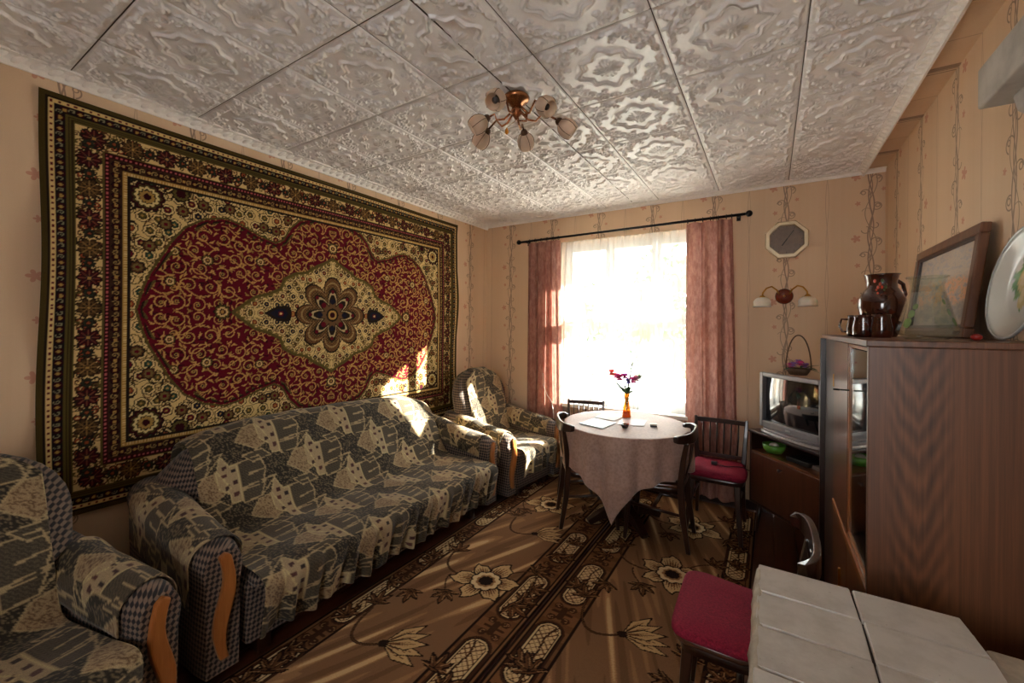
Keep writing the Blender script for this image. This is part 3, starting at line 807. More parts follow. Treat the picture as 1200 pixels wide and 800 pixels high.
# ================================================================== TAPESTRY COVER PATTERN (one repeat, looked up by cloth position)
def cover_cell():
    k = 1.28; W, H = .38*k, .32*k; res = .004
    c = Canvas(W, H, res); X, Y = c.X, c.Y; LINE = (162, 142, 106)
    rs = np.random.RandomState(4); n1, n2 = rs.rand(*X.shape), rs.rand(*X.shape)
    spk = np.where((n1 > .74)[..., None], np.array((108, 94, 70.)), np.array((40, 34, 26.)))
    hat = np.where(((np.floor(X/.008)+np.floor(Y/.008)) % 2 > 0)[..., None], np.array((82, 72, 56.)), np.array((62, 54, 42.)))
    crm = np.where((n2 > .68)[..., None], np.array((104, 80, 56.)), np.array((150, 128, 96.)))
    tow = np.array((160, 140, 108.))+0*X[..., None]
    c.a[:] = spk
    lines = []
    def P(pts, src, dx, dy, line=True):
        for ox in (-W, 0, W):
            for oy in (-H, 0, H):
                q = [((x+dx)*k+ox, (y+dy)*k+oy) for x, y in pts]; A = np.asarray(q)
                if A[:, 0].max() < -.02 or A[:, 0].min() > W+.02 or A[:, 1].max() < -.02 or A[:, 1].min() > H+.02: continue
                m = inpoly(X, Y, q); c.a[m] = src[m] if hasattr(src, 'shape') else src
                if line: lines.append(q+[q[0]])
    for dx, dy in ((.06, .06), (.25, .22)):
        P([(-.135, .112), (-.03, .125), (-.06, .060), (-.130, .055)], hat, dx, dy)
        P([(-.06, .060), (-.03, .125), (.018, .128)], spk, dx, dy)
        P([(.058, .060), (.150, .070), (.168, .010), (.145, -.050), (.056, -.055)], hat, dx, dy)
        P([(.168, .010), (.095, .000), (.098, .004)], spk, dx, dy)
        P([(-.118, -.005), (-.075, .050), (-.020, .058), (.020, -.03), (-.045, -.062)], crm, dx, dy)
        P([(.004, .118), (.030, .060), (.058, .060), (.056, -.095), (.018, -.090), (.016, -.050), (-.022, -.020), (-.024, .050)], tow, dx, dy)
        P([(-.105, -.075), (-.022, -.065), (.012, -.100), (-.070, -.112)], hat, dx, dy)
        for wx, wy, cc in ((.010, .060, (66, 34, 34)), (.040, .036, (44, 30, 28)), (.004, .026, (84, 46, 42)), (.040, -.014, (62, 34, 32)), (.010, -.026, (58, 36, 32)), (.037, -.060, (80, 46, 40))):
            P([(wx-.009, wy-.008), (wx+.009, wy-.006), (wx+.009, wy+.011), (wx-.009, wy+.009)], np.array(cc)+0*X[..., None], dx, dy, False)
    keep = c.a.copy()
    for q in lines: c.stroke(q, .0070, LINE)
    tw_ = (keep == np.array((160, 140, 108.))).all(-1) & (c.a == LINE).all(-1)
    c.a[tw_] = (186, 170, 124)
    return c.a[:-1, :-1], W, H
CELL, CW, CH = cover_cell()
def fabric(U, V):
    i = np.floor((U/CW % 1)*CELL.shape[1]).astype(int) % CELL.shape[1]; j = np.floor((V/CH % 1)*CELL.shape[0]).astype(int) % CELL.shape[0]
    return CELL[j, i]
def resample(profile, step):
    P = np.array(profile, float)
    # smooth (Chaikin) then sample evenly
    for _ in range(3):
        a = P[:-1]*.75+P[1:]*.25; b = P[:-1]*.25+P[1:]*.75
        Q = np.empty((len(a)*2, P.shape[1])); Q[0::2] = a; Q[1::2] = b; P = np.vstack([P[:1], Q, P[-1:]])
    d = np.r_[0, np.cumsum(np.hypot(*(np.diff(P, axis=0)[:, :2]).T))]
    s = np.arange(0, d[-1], step); return s, np.stack([np.interp(s, d, P[:, k]) for k in range(P.shape[1])], -1)

def draped_cover(name, profile, y0, y1, label, width_fn=None, back_len=0, seed=1, uoff=0, voff=0, step=.0055, ruffle=.026):
    """cloth swept across y along an (x, z) profile that starts behind the backrest and ends in the front hem"""
    s, p = resample(profile, step); Lp = s[-1]
    ys = np.arange(y0, y1+1e-6, step); ymid = (y0+y1)/2
    Yg, Sg = np.meshgrid(ys, s); Xg = np.repeat(p[:, :1], len(ys), 1); Zg = np.repeat(p[:, 1:2], len(ys), 1)
    U = Yg.copy(); t = (Yg-ymid)/((y1-y0)/2)
    if width_fn is not None:
        wf = np.array([width_fn(x, z) for x, z in p])[:, None]
        Yg = ymid+(Yg-ymid)*wf
    r = np.random.RandomState(seed)
    # hem gathers grow towards the front hem
    h = np.clip((Sg-(Lp-.30))/.30, 0, 1)
    ph = np.cumsum(r.rand(len(ys))*.5+.75)*step*2*pi/.105
    g = np.sin(ph)[None, :]+.5*np.sin(ph*1.7+1)[None, :]
    Xg = Xg+h**1.4*ruffle*g+h*.008
    Zg = Zg+h**3*.012*np.sin(ph*.31)[None, :]
    w = np.zeros_like(Xg)
    for k in range(14):
        a, b, q = r.uniform(-22, 22), r.uniform(-22, 22), r.uniform(0, 6.3); w += np.sin(Yg*a+Sg*b+q)
    w *= .0013
    Xg = Xg+w*.8; Zg = Zg+w
    return Xg, Yg, Zg, U, Sg, t, Lp
def make_cover(name, label, D, parent=None, cat='sofa cover', uoff=0, voff=0, group=None):
    Xg, Yg, Zg, U, S, t, Lp = D
    C = fabric(U+uoff, voff-S)
    o = grid_obj(name, np.stack([Xg, Yg, Zg], -1), M_fabric, C, parent=parent, solid=.004)
    if parent is None: tag(o, label, cat, group)
    return o

# ------------------------------------------------------------------ arms shared by sofa and armchairs (local: x forward from the wall, y centre 0)
def arm_section(x, w, zt, zb=.06, grow=0.0, n=22):
    pts = []
    hw = w/2
    for k in range(n+1):
        a = pi*k/n; pts.append((x, cos(a)*(hw*1.08+grow), zt-.085+sin(a)*(.085+grow)))
    pts.append((x, -hw*.92, zt-.16)); pts.append((x, -hw*.90, zb)); pts.append((x, hw*.90, zb)); pts.append((x, hw*.92, zt-.16))
    return pts
def arm_top(x, xf, ztop, rise):
    d = max(0, (xf-x)/.75); return ztop+rise*d**1.3
def make_arm(root, side, yc, xb, xf, w, ztop, rise):
    m = MB(); n = 12; rings = []
    for i in range(n+1):
        x = xb+(xf-xb)*i/n; sec = arm_section(x, w*(1+.05*sin(i)), arm_top(x, xf, ztop, rise))
        if i == n: sec = [(p[0]+.012, p[1]*.82, .06+(p[2]-.06)*.965) for p in sec]
        rings.append([(p[0], yc+p[1], p[2]) for p in sec])
    m.rings(rings); arm = m.build('arm', M_woven, root)
    # lacquered S-shaped facing board
    zs = np.linspace(.12, ztop-.045, 14); L, R = [], []
    for z in zs:
        u = (z-.12)/(ztop-.165); cx = .018*sin(u*2*pi)*side; hw = .017+.013*sin(u*pi)**2+.012*max(0, u-.75)*4*.5
        L.append((yc+cx-hw, z)); R.append((yc+cx+hw, z))
    poly = L+[(yc+.0, ztop-.028)]+R[::-1]
    MB().prism(poly, xf+.006, xf+.032, 'x').build('wood_facing', M_trim_wood, arm, bevel=.006)
    return arm
def make_arm_cover(root_loc, rz, side, yc, xb, xf, w, ztop, rise, label, seed, cat='arm cover', group=None):
    ang = np.linspace(-.22*pi, 1.22*pi, 56); xs = np.arange(xb, xf-.05, .006)
    if side < 0: lo, hi = -.10, 1.30
    else: lo, hi = -.30, 1.10
    ang = np.linspace(lo*pi, hi*pi, 60)
    X, A = np.meshgrid(xs, ang)
    zt = np.vectorize(lambda x: arm_top(x, xf, ztop, rise))(X)
    hw = w/2*1.08+.008; r = np.random.RandomState(seed)
    Yl = np.where((A >= 0) & (A <= pi), np.cos(A)*hw, np.where(A < 0, hw, -hw)*.985)
    Zl = np.where((A >= 0) & (A <= pi), zt-.085+np.sin(A)*.094, zt-.085-np.where(A < 0, -A, A-pi)*.17)
    wv = sum(np.sin(X*r.uniform(-40, 40)+A*r.uniform(-4, 4)+r.uniform(0, 6)) for _ in range(8))*.0014
    Zl = Zl+wv+.0015; Yl = Yl*(1+wv*3)
    U = X+.1*seed; V = A*.12+.05*seed
    C = fabric(U, V)
    c, s = cos(rz), sin(rz)
    P = np.stack([X, yc+Yl, Zl], -1)
    o = grid_obj('arm_cover', P, M_fabric, C, solid=.004)
    o.location = root_loc; o.rotation_euler = (0, 0, rz)
    return tag(o, label, cat, group)

# ------------------------------------------------------------------ SOFA (root at the wall, forward +x)
SX = XL+.06
so = thing('sofa', 'long covered sofa under the hanging rug, between the two armchairs', 'sofa', (SX, 0, 0))
Y0, Y1 = .93, 2.70
MB().box(.10, .84, Y0+.0, Y1-.0, .09, .37).build('seat_base', M_woven, so, bevel=.02)
MB().box(.18, .90, Y0+.01, Y1-.01, .345, .405).build('seat', M_woven, so, bevel=.05)
m = MB(); secs = []
for i in range(15):
    t = i/14; y = Y0-.10+t*(Y1-Y0+.16); e = 1-abs(2*t-1)**7*.22; top = (.905-.03*t)*e+.0
    secs.append([(.02, y, .10), (.02, y, top-.10), (.06, y, top-.03), (.14, y, top-.008), (.22, y, top-.035), (.28, y, top-.13), (.42, y, .42), (.46, y, .30), (.46, y, .10)])
m.rings(secs); m.build('backrest', M_woven, so, bevel=0)
make_arm(so, -1, Y0-.095, .06, .84, .17, .585, .12)
make_arm(so, 1, Y1+.095, .06, .84, .17, .585, .12)
for y in (Y0+.1, Y1-.1):
    MB().box(.74, .80, y-.03, y+.03, 0, .10).build('foot', M_dark_wood, so, bevel=.004)
prof = [(.00, .62), (.00, .80), (.03, .90), (.12, .935), (.22, .915), (.285, .82), (.36, .64), (.44, .475), (.50, .438), (.60, .432), (.80, .438), (.93, .436), (.985, .41), (.975, .34), (.930, .20), (.915, .165)]
D = draped_cover('c', prof, Y0+.005, Y1-.02, '', seed=3)
Xg, Yg, Zg, U, S, t, Lp = D
backz = np.clip((Zg-.45)/.5, 0, 1)
Zg -= backz*(np.abs(t)**6*.07+.035*(t*.5+.5)-.018*(1-t*t)); Xg += SX
Yg += np.where(t < 0, 1, -.2)*.03*backz*np.abs(t)**3 + .02*backz*t
make_cover('sofa_cover', 'patterned tapestry throw over the back and seat of the long sofa', (Xg, Yg, Zg, U, S, t, Lp))
make_arm_cover((SX, 0, 0), 0, -1, Y0-.095, .14, .84, .17, .585, .12, 'patterned cover on the near arm of the long sofa', 3)
make_arm_cover((SX, 0, 0), 0, 1, Y1+.095, .14, .84, .17, .585, .12, 'patterned cover on the far arm of the long sofa, next to the corner armchair', 5)

# ------------------------------------------------------------------ ARMCHAIRS
def arch_hw(z, top=1.05, hw=.35):
    if z < .78: return hw*(.93+.07*math.sin(z*4))
    u = min(1, (z-.78)/(top-.78)); return hw*max(.02, (1-u**2.4))**.5
def armchair(label, loc, rz, lab_cover, lab_l, lab_r, seed, lean=.16, dx=0.0):
    root = thing('armchair', label, 'armchair', loc, rz)
    MB().box(.12-dx, .80, -.265, .265, .07, .36).build('seat_base', M_woven, root, bevel=.02)
    MB().box(.22-dx, .82, -.262, .262, .34, .405).build('seat', M_woven, root, bevel=.045)
    m = MB(); rings = []
    zs = list(np.linspace(.12, .78, 6))+list(.78+.27*np.sin(np.linspace(.1, 1, 9)*pi/2))
    for z in zs:
        hw = arch_hw(z, 1.052, .355); u = max(0, (z-.42)); xb = .20-dx-lean*u*.9; xfw = .40-dx-lean*u*1.6-.05*max(0, z-.9)*3
        rg = []
        for k in range(20):
            a = 2*pi*k/20; rg.append(((xb+xfw)/2+(xfw-xb)/2*np.sign(cos(a))*abs(cos(a))**.5, hw*np.sign(sin(a))*abs(sin(a))**.6, z))
        rings.append(rg)
    m.rings(rings); m.build('backrest', M_woven, root)
    for s in (-1, 1): make_arm(root, s, s*.345, .14-dx, .80, .15, .575, .10)
    for y in (-.2, .2): MB().box(.70, .76, y-.025, y+.025, 0, .08).build('foot', M_dark_wood, root, bevel=.004)
    # cover over back and seat
    topz = 1.066; pr_ = [(.10, .84), (.10, 1.00), (.135, 1.066), (.20, 1.072), (.262, 1.02)]
    pr_ += [(.40-lean*(z-.42)*1.6-.05*max(0, z-.9)*3+.014, z) for z in (.95, .85, .75, .6, .48)]
    pr_ += [(.43, .428), (.55, .428), (.75, .432), (.845, .43), (.87, .40), (.868, .33), (.855, .22), (.853, .20)]
    pr_ = [(x-dx if x < .44 else x, z) for x, z in pr_]
    def wfn(x, z):
        if x < .5 and z > .46:
            return min(1, max(.05, arch_hw(min(z, 1.049), 1.062, .355))*.86/.262)
        return 1
    D = draped_cover('c', pr_, -.256, .256, '', wfn, seed=seed, ruffle=.012)
    o = make_cover('armchair_cover', lab_cover, D, uoff=.07*seed, voff=.05*seed, cat='armchair cover')
    o.location = loc; o.rotation_euler = (0, 0, rz)
    for s, lb in ((-1, lab_r), (1, lab_l)):
        make_arm_cover(loc, rz, s, s*.345, .30-dx, .80, .15, .575, .10, lb, seed+s)
    return root
armchair('covered armchair in the corner between the sofa and the window curtain', (-2.625, 3.455, 0), radians(-7),
         'patterned throw over the back and seat of the corner armchair',
         'patterned cover on the arm of the corner armchair beside the window curtain', 'patterned cover on the arm of the corner armchair nearest the sofa', 11, dx=.12)
armchair('covered armchair nearest the camera at the left edge, beside the sofa', (-2.53, .085, 0), radians(12),
         'patterned throw over the back and seat of the armchair nearest the camera',
         'patterned cover on the far arm of the armchair at the left edge', 'patterned cover on the near arm of the armchair at the left edge', 4)

# ------------------------------------------------------------------ TABLE and CLOTH
TX, TY, TZ, TR = -.953, 3.20, .755, .455
tb = thing('round_table', 'round dining table under a dusty pink cloth by the window', 'table', (TX, TY, 0))
MB().lathe([(.001, .722), (TR-.01, .722), (TR, .73), (TR, .747), (TR-.006, .752), (.001, .752)], 64).build('table_top', M_dark_wood, tb)
MB().lathe([(.001, .05), (.075, .05), (.07, .12), (.055, .2), (.06, .45), (.085, .6), (.16, .72), (.001, .72)], 24).build('pedestal', M_dark_wood, tb)
for k in range(4):
    a = pi/4+k*pi/2
    MB().bar([(cos(a)*.05, sin(a)*.05, .10), (cos(a)*.2, sin(a)*.2, .07), (cos(a)*.30, sin(a)*.30, .022)], [.06, .055, .045], [.10, .06, .04], (0, 0, 1)).build('foot', M_dark_wood, tb, bevel=.004)
M_tcloth = None
def cloth():
    m, nt, b = new_mat('dusty_pink_damask')
    v = coords(nt); vor = nt.nodes.new('ShaderNodeTexVoronoi'); nt.links.new(mapping(nt, v, (12, 12, 12)), vor.inputs[0])
    f = noise(nt, v, 9, 4, .7)
    g = (N(nt, vor.outputs[0])*.5+f*.6)
    nt.links.new(ramp(nt, g, [(.30, (152, 120, 108)), (.70, (178, 146, 132))]), b.inputs['Base Color'])
    b.inputs['Roughness'].default_value = .55; b.inputs['Sheen Weight'].default_value = .3; b.inputs['Specular IOR Level'].default_value = .4
    bump(nt, b, noise(nt, v, 260, 2), .25, .002)
    return m
n = 150; half = .76
g = np.linspace(-half, half, n); GX, GY = np.meshgrid(g, g)
rot = radians(-84+45)                                   # one corner hangs towards the room
gx = GX*cos(rot)-GY*sin(rot); gy = GX*sin(rot)+GY*cos(rot)
rho = np.hypot(gx, gy); th = np.arctan2(gy, gx); drop = np.clip(rho-TR-.004, 0, None)
fold = (.5*np.sin(th*13+.6)+.35*np.sin(th*21+1.9)+.3*np.sin(th*8))*np.clip(drop/.22, 0, 1)**.8
rr = np.where(drop > 0, TR+.010+.016*np.clip(drop/.1, 0, 1)+fold*.030, rho)
rr = rr-np.clip(drop-.35, 0, 1)*.16
zz = TZ+.003-np.clip(drop-.012, 0, None)*.985-np.where((drop > 0), np.minimum(drop, .012)*.3, 0)
# the two side corners come to rest on the chair seats
for ca_, wdt in ((radians(196), .55), (radians(-2), .5)):
    dth = np.abs((th-ca_+pi) % (2*pi)-pi); lim = .474; sit = (dth < wdt) & (zz < lim)
    rr = np.where(sit, rr+np.minimum((lim-zz), .3)*-.25, rr); zz = np.where(sit, lim+.004*np.sin(th*30), zz)
Pc = np.stack([TX+rr*np.cos(th), TY+rr*np.sin(th), zz], -1)
o = grid_obj('tablecloth', Pc, cloth(), solid=.002); tag(o, 'dusty pink cloth with a long hanging corner draped over the round table', 'tablecloth')

# ------------------------------------------------------------------ CHAIRS (origin under the seat centre, facing +x)
def cafe_chair(label, loc, rz, red=False, railz=.765, bulge=.10, rw=.215):
    r = thing('dining_chair', label, 'chair', loc, rz)
    # seat: rounded trapezoid
    pl = []
    for k in range(32):
        a = 2*pi*k/32; e_ = .25 if red else .45; x = .205*np.sign(cos(a))*abs(cos(a))**e_; y = (.205 if x > 0 else .18)*np.sign(sin(a))*abs(sin(a))**e_; pl.append((x, y))
    m = MB(); m.rings([[(x*.985, y*.985, .424) for x, y in pl], [(x, y, .43) for x, y in pl], [(x, y, .442) for x, y in pl], [(x*.97, y*.97, .448) for x, y in pl], [(x*.6, y*.6, .443) for x, y in pl]])
    m.build('seat', M_seat_wood, r)
    MB().rings([[(x*.9, y*.9, .385) for x, y in pl], [(x*.9, y*.9, .424) for x, y in pl]]).build('seat_frame', M_dark_wood, r)
    if red:
        p2 = MB(); p2.rings([[(x*1.02, y*1.03, .447) for x, y in pl], [(x*1.035, y*1.045, .453) for x, y in pl], [(x*1.03, y*1.04, .466) for x, y in pl], [(x*.98, y*.98, .473) for x, y in pl], [(x*.5, y*.5, .477) for x, y in pl]])
        p2.build('seat_cushion', M_plum, r)
    for s in (-1, 1):
        MB().bar([(.155, s*.145, .42), (.165, s*.152, .25), (.185, s*.165, 0)], [.036, .034, .022], [.036, .034, .022], (1, 0, 0)).build('leg', M_dark_wood, r, bevel=.005)
        MB().bar([(-.235, s*.165, 0), (-.195, s*.155, .25), (-.182, s*.152, .45), (-.20, s*.165, .62), (-.222, s*.185, .745)], [.022, .034, .036, .03, .026], [.026, .040, .042, .034, .028], (1, 0, 0)).build('rear_leg', M_dark_wood, r, bevel=.005)
        MB().tube([(.165, s*.150, .26), (-.195, s*.150, .24)], .010).build('stretcher', M_dark_wood, r)
    MB().tube([(0, -.152, .25), (0, .152, .25)], .010).build('stretcher', M_dark_wood, r)
    path = []
    for k in range(17):
        t = -1+2*k/16; y = rw*math.sin(t*1.35)/math.sin(1.35); x = -.185-bulge+bulge*(abs(t)**2.6)
        path.append((x+.0, y, railz))
    path = [(-.185+bulge*.5, -rw+.010, railz-.006), (-.185+bulge*.2, -rw-.007, railz-.002)]+path[1:-1]+[(-.185+bulge*.2, rw+.007, railz-.002), (-.185+bulge*.5, rw-.010, railz-.006)]
    hs = [.040, .052]+[.062+.018*math.sin(pi*k/14) for k in range(15)]+[.052, .040]
    MB().bar(path, [.034, .030]+[.022]*15+[.030, .034], hs, (0, 0, 1)).build('top_rail', M_dark_wood, r, bevel=.009)
    for y in (-.07, 0, .07):
        x1 = -.185-bulge+.01*abs(y)*10
        MB().bar([(-.19, y*.9, .44), (-.225, y, .58), (x1+.008, y*1.1, railz-.02)], .034 if y == 0 else .024, .010, (1, 0, 0)).build('back_slat', M_dark_wood, r, bevel=.003)
    return r
def spindle_chair(label, loc, rz, red=True, nsp=6, railz=.775, hw=.175, posts=True, z_up=.0):
    r = thing('dining_chair', label, 'chair', loc, rz)
    pl = []
    for k in range(32):
        a = 2*pi*k/32; x = .195*np.sign(cos(a))*abs(cos(a))**.3; y = (.20 if x > 0 else .175)*np.sign(sin(a))*abs(sin(a))**.3; pl.append((x, y))
    MB().rings([[(x*.95, y*.95, .395) for x, y in pl], [(x*.95, y*.95, .435) for x, y in pl]]).build('seat_frame', M_dark_wood, r)
    if red:
        MB().rings([[(x*1.0, y*1.0, .432) for x, y in pl], [(x*1.02, y*1.02, .442) for x, y in pl], [(x*1.01, y*1.01, .462) for x, y in pl], [(x*.93, y*.93, .474) for x, y in pl], [(x*.5, y*.5, .478) for x, y in pl]]).build('seat_cushion', M_plum, r)
    else:
        MB().rings([[(x, y, .435) for x, y in pl], [(x, y, .452) for x, y in pl]]).build('seat', M_seat_wood, r, bevel=.004)
    for s in (-1, 1):
        MB().bar([(.150, s*.145, .42), (.175, s*.158, .22), (.215, s*.178, 0)], [.042, .036, .024], [.042, .036, .024], (1, 0, 0)).build('leg', M_dark_wood, r, bevel=.005)
        MB().bar([(-.235, s*.170, 0), (-.19, s*.160, .25), (-.178, s*hw*.93, .45), (-.20, s*hw, .66), (-.225, s*hw*1.03, railz+.012)], [.022, .032, .034, .028, .022], [.026, .036, .038, .030, .024], (1, 0, 0)).build('rear_leg', M_dark_wood, r, bevel=.005)
    path = [(-.222-.012*cos(t*pi/2), hw*1.0*t, railz-.014) for t in np.linspace(-1, 1, 9)]
    MB().bar(path, .020, .034, (0, 0, 1)).build('top_rail', M_dark_wood, r, bevel=.004)
    MB().bar([(-.183, -hw*.93, .50), (-.183, hw*.93, .50)], .018, .028, (0, 0, 1)).build('lower_rail', M_dark_wood, r, bevel=.004)
    for k in range(nsp):
        y = hw*(-1+2*(k+1)/(nsp+1)); MB().tube([(-.186, y*.95, .505), (-.210, y, .65), (-.229, y, railz-.02)], [.0055, .0065, .0055], 8).build('spindle', M_dark_wood, r)
    for s in (-1, 1): MB().tube([(.17, s*.152, .25), (-.192, s*.155, .25)], .009).build('stretcher', M_dark_wood, r)
    return r
a = radians(30)
cafe_chair('dark bentwood chair left of the round table, back to the sofa', (-1.375+.22*cos(a), 2.950+.22*sin(a), 0), a, bulge=.065)
cafe_chair('dark bentwood chair with bare wooden seat right of the round table', (-.690, 3.10, 0), radians(182), bulge=.07)
spindle_chair('dark spindle-back chair behind the table with only its back showing', (-1.475, 3.62, 0), radians(-76), red=False, hw=.165)
spindle_chair('red-seated spindle-back chair standing before the right curtain', (-.335, 3.45, 0), radians(-91), red=True)
cafe_chair('red-seated bentwood chair nearest the camera, half hidden behind the tiled stove', (-.085, 1.715, 0), radians(181), red=True, bulge=.03, rw=.19, railz=.775)

# ================================================================== WINDOW TEXTILES
def hanging(x0t, x1t, x0b, x1b, y, zt, zb, nf, amp, seed, mat, step=.012, cat=None, name='curtain', label='', nz=60):
    r = np.random.RandomState(seed); nx = int((x1t-x0t)/step*1.6)+2
    t = np.linspace(0, 1, nx); z = np.linspace(zb, zt, nz); T, Z = np.meshgrid(t, z); q = (zt-Z)/(zt-zb)
    X = (x0t+(x1t-x0t)*T)*(1-q)+(x0b+(x1b-x0b)*T)*q
    Tw = T+.02*np.sin(T*9+q*2)+.012*np.sin(q*3+T*17)
    Y = y+amp*(np.sin(Tw*nf*2*pi)*(.75+.25*np.sin(T*11+seed))+.3*np.sin(Tw*nf*4.3*pi+seed))*(.75+.35*q)
    X = X+amp*.35*np.cos(Tw*nf*2*pi*1.0)*(.5+.5*q)
    o = grid_obj(name, np.stack([X, Y, Z], -1), mat); return tag(o, label, cat)
hanging(-1.86, -.52, -1.88, -.50, YB-.045, 2.372, .12, 17, .012, 4, M_sheer, step=.009, cat='sheer curtain', name='sheer_curtain', label='white sheer net curtain hanging over the window', nz=30)
hanging(-2.215, -1.845, -2.23, -1.80, YB-.115, 2.385, .07, 4.2, .034, 2, M_curtain, step=.007, cat='curtain', label='salmon pink curtain at the left side of the window')
hanging(-.635, -.265, -.64, -.20, YB-.115, 2.40, .07, 3.6, .040, 6, M_curtain, step=.007, cat='curtain', label='salmon pink curtain at the right side of the window')
cr = thing('curtain_rod', 'long black curtain rod with rings above the window', 'curtain rod', (0, YB-.10, 0))
MB().tube([(-2.32, 0, 2.412), (-.18, 0, 2.43)], .0115, 12).build('rod', M_black, cr)
for x, z in ((-2.335, 2.412), (-.155, 2.43)):
    MB().ball((x, 0, z), .026, 10).build('finial', M_black, cr)
for x, z in ((-2.26, 2.412), (-.235, 2.43)):
    MB().tube([(x, 0, z), (x, .10, z)], .008, 8).box(x-.015, x+.015, .09, .0995, z-.03, z+.03).build('bracket', M_black, cr)
rg0 = None
def ring_mesh(R, r, n=18, k=6):
    m = MB(); rs = []
    for i in range(n+1):
        a = 2*pi*i/n; rs.append([(cos(b)*r, (R+r*sin(b))*cos(a), (R+r*sin(b))*sin(a)) for b in [2*pi*j/k for j in range(k)]])
    return m.rings(rs, caps=False)
for x in [-2.20, -2.13, -2.06, -1.99, -1.92, -1.86]+[-.62, -.56, -.50, -.44, -.38, -.32, -.28]:
    if rg0 is None: rg0 = ring_mesh(.019, .0028).build('ring', M_black, cr); o = rg0
    else: o = rg0.copy(); link(o); o.parent = cr
    o.location = (x, 0, 2.43+.0084*(x+.18)-.004)

# ================================================================== CLOCK and SCONCE
M_clockf = plain('clock_case_champagne', (214, 196, 164), .25, .35, var=.03)
M_clockd = plain('clock_dial_taupe', (112, 92, 76), .35)
ck = thing('wall_clock', 'octagonal wall clock with pale case and brown dial above the sconce', 'clock', (.103, YB, 2.205))
oc = lambda r, y: [(r*cos(pi/8+k*pi/4), y, r*sin(pi/8+k*pi/4)) for k in range(8)]
MB().rings([oc(.152, -.002), oc(.158, -.02), oc(.150, -.036), oc(.126, -.036), oc(.120, -.022)], smooth=False, caps=False).build('case', M_clockf, ck)
MB().rings([oc(.150, -.003), oc(.124, -.022)], smooth=False).build('dial', M_clockd, ck)
for a, l, w in ((56, .085, .005), (236, .055, .008)):
    aa = radians(a); MB().bar([(-.01*cos(aa), -.0255, -.01*sin(aa)), (l*cos(aa), -.0255, l*sin(aa))], .0015, w, (-sin(aa), 0, cos(aa))).build('hand', M_black, ck)
for k in range(12):
    a = k*pi/6; MB().bar([(.096*cos(a), -.0235, .096*sin(a)), (.108*cos(a), -.0235, .108*sin(a))], .001, .003, (-sin(a), 0, cos(a))).build('hour_mark', M_dark_wood, ck)
M_brass = plain('brass', (196, 140, 56), .28, .9, var=.03)
M_opal = plain('opal_glass', (226, 216, 206), .3, var=.02, Transmission_Weight=0.0, Subsurface_Weight=0.3)
M_redwood = plain('mahogany_disc', (104, 34, 18), .2, coat=.5)
sn = thing('wall_sconce', 'two-armed wall sconce with white glass shades under the clock', 'sconce', (.090, YB, 1.755))
Mr = Matrix.Rotation(pi/2, 4, 'X')
MB().lathe([(.001, .002), (.058, .002), (.062, .012), (.052, .024), (.02, .034), (.001, .036)], 28, M=Mr).build('wall_plate', M_redwood, sn)
MB().ball((0, -.040, 0), .009).build('finial', M_brass, sn)
for s in (-1, 1):
    arm = MB().tube(bez((s*.03, -.02, .02), (s*.05, -.06, .10), (s*.12, -.09, .11), (s*.145, -.09, .03)) if False else [(s*.03, -.02, .01), (s*.05, -.04, .05), (s*.085, -.065, .078), (s*.12, -.075, .065), (s*.145, -.08, .03), (s*.15, -.08, .0)], .006, 8).build('arm', M_brass, sn)
    MB().lathe([(.012, .0), (.022, -.012), (.026, -.022)], 16, (s*.15, -.08, .008)).build('cup', M_brass, arm)
    MB().lathe([(.022, -.012), (.045, -.022), (.062, -.045), (.060, -.075), (.066, -.088), (.060, -.086), (.054, -.07), (.056, -.047), (.04, -.028)], 24, (s*.15, -.08, .004), caps=False).build('shade', M_opal, arm)

# ================================================================== TELEVISION CORNER
a_s = radians(219.4)
st = thing('tv_stand', 'low brown cabinet on legs under the television, with open shelf and flap', 'tv stand', (.07, 3.325, 0), a_s)
sw, sd = .31, .40
m = MB(); m.box(-sd, .0, -sw, -sw+.018, .22, .732); m.box(-sd, .0, sw-.018, sw, .22, .732); m.box(-sd, -sd+.01, -sw, sw, .22, .732); m.box(-sd, -.0, -sw+.018, sw-.018, .22, .238)
m.build('carcass', M_cab_dark, st, bevel=.002)
MB().box(-sd-.005, .012, -sw-.008, sw+.008, .732, .752).build('top', M_cab_dark, st, bevel=.004)
MB().box(-sd+.01, -.004, -sw+.018, sw-.018, .592, .606).build('shelf', M_cab_front, st)
dr = MB().box(-.016, .002, -sw+.02, sw-.02, .24, .590).build('flap_door', M_flap, st, bevel=.002)
MB().lathe([(.005, 0), (.006, .012), (.013, .02), (.011, .028), (.001, .03)], 14, (.002, -.0, .545), Matrix.Rotation(pi/2, 4, 'Y')).build('knob', M_dark_wood, dr)
for x in (-.05, -sd+.05):
    for y in (-sw+.05, sw-.05):
        MB().tube([(x, y, .22), (x+(.02 if x > -.1 else -.02), y*1.05, 0)], [.018, .011], 10).build('leg', M_cab_dark, st)
def place(px, py, z=0):   # local stand coordinates -> world
    return (.07+px*cos(a_s)-py*sin(a_s), 3.325+px*sin(a_s)+py*cos(a_s), z)
M_green = plain('green_plastic', (96, 158, 58), .35)
bw_ = thing('bowl', 'green plastic bowl on the open shelf of the television stand', 'bowl', place(-.10, -.19, .606))
MB().lathe([(.001, .002), (.05, .002), (.068, .03), (.074, .062), (.070, .062), (.062, .03), (.045, .008), (.001, .008)], 28).build('shell', M_green, bw_)
o = MB().ball((0, 0, 0), .026, 8, (1.2, .8, .8)).build('cloth_ball', plain('white_rag', (214, 206, 196), .9)); o.location = place(-.10, -.19, .606+.03+.022)
tag(o, 'small white crumpled ball lying in the green bowl', 'rag')
M_blackpl = plain('black_plastic', (26, 26, 28), .4)
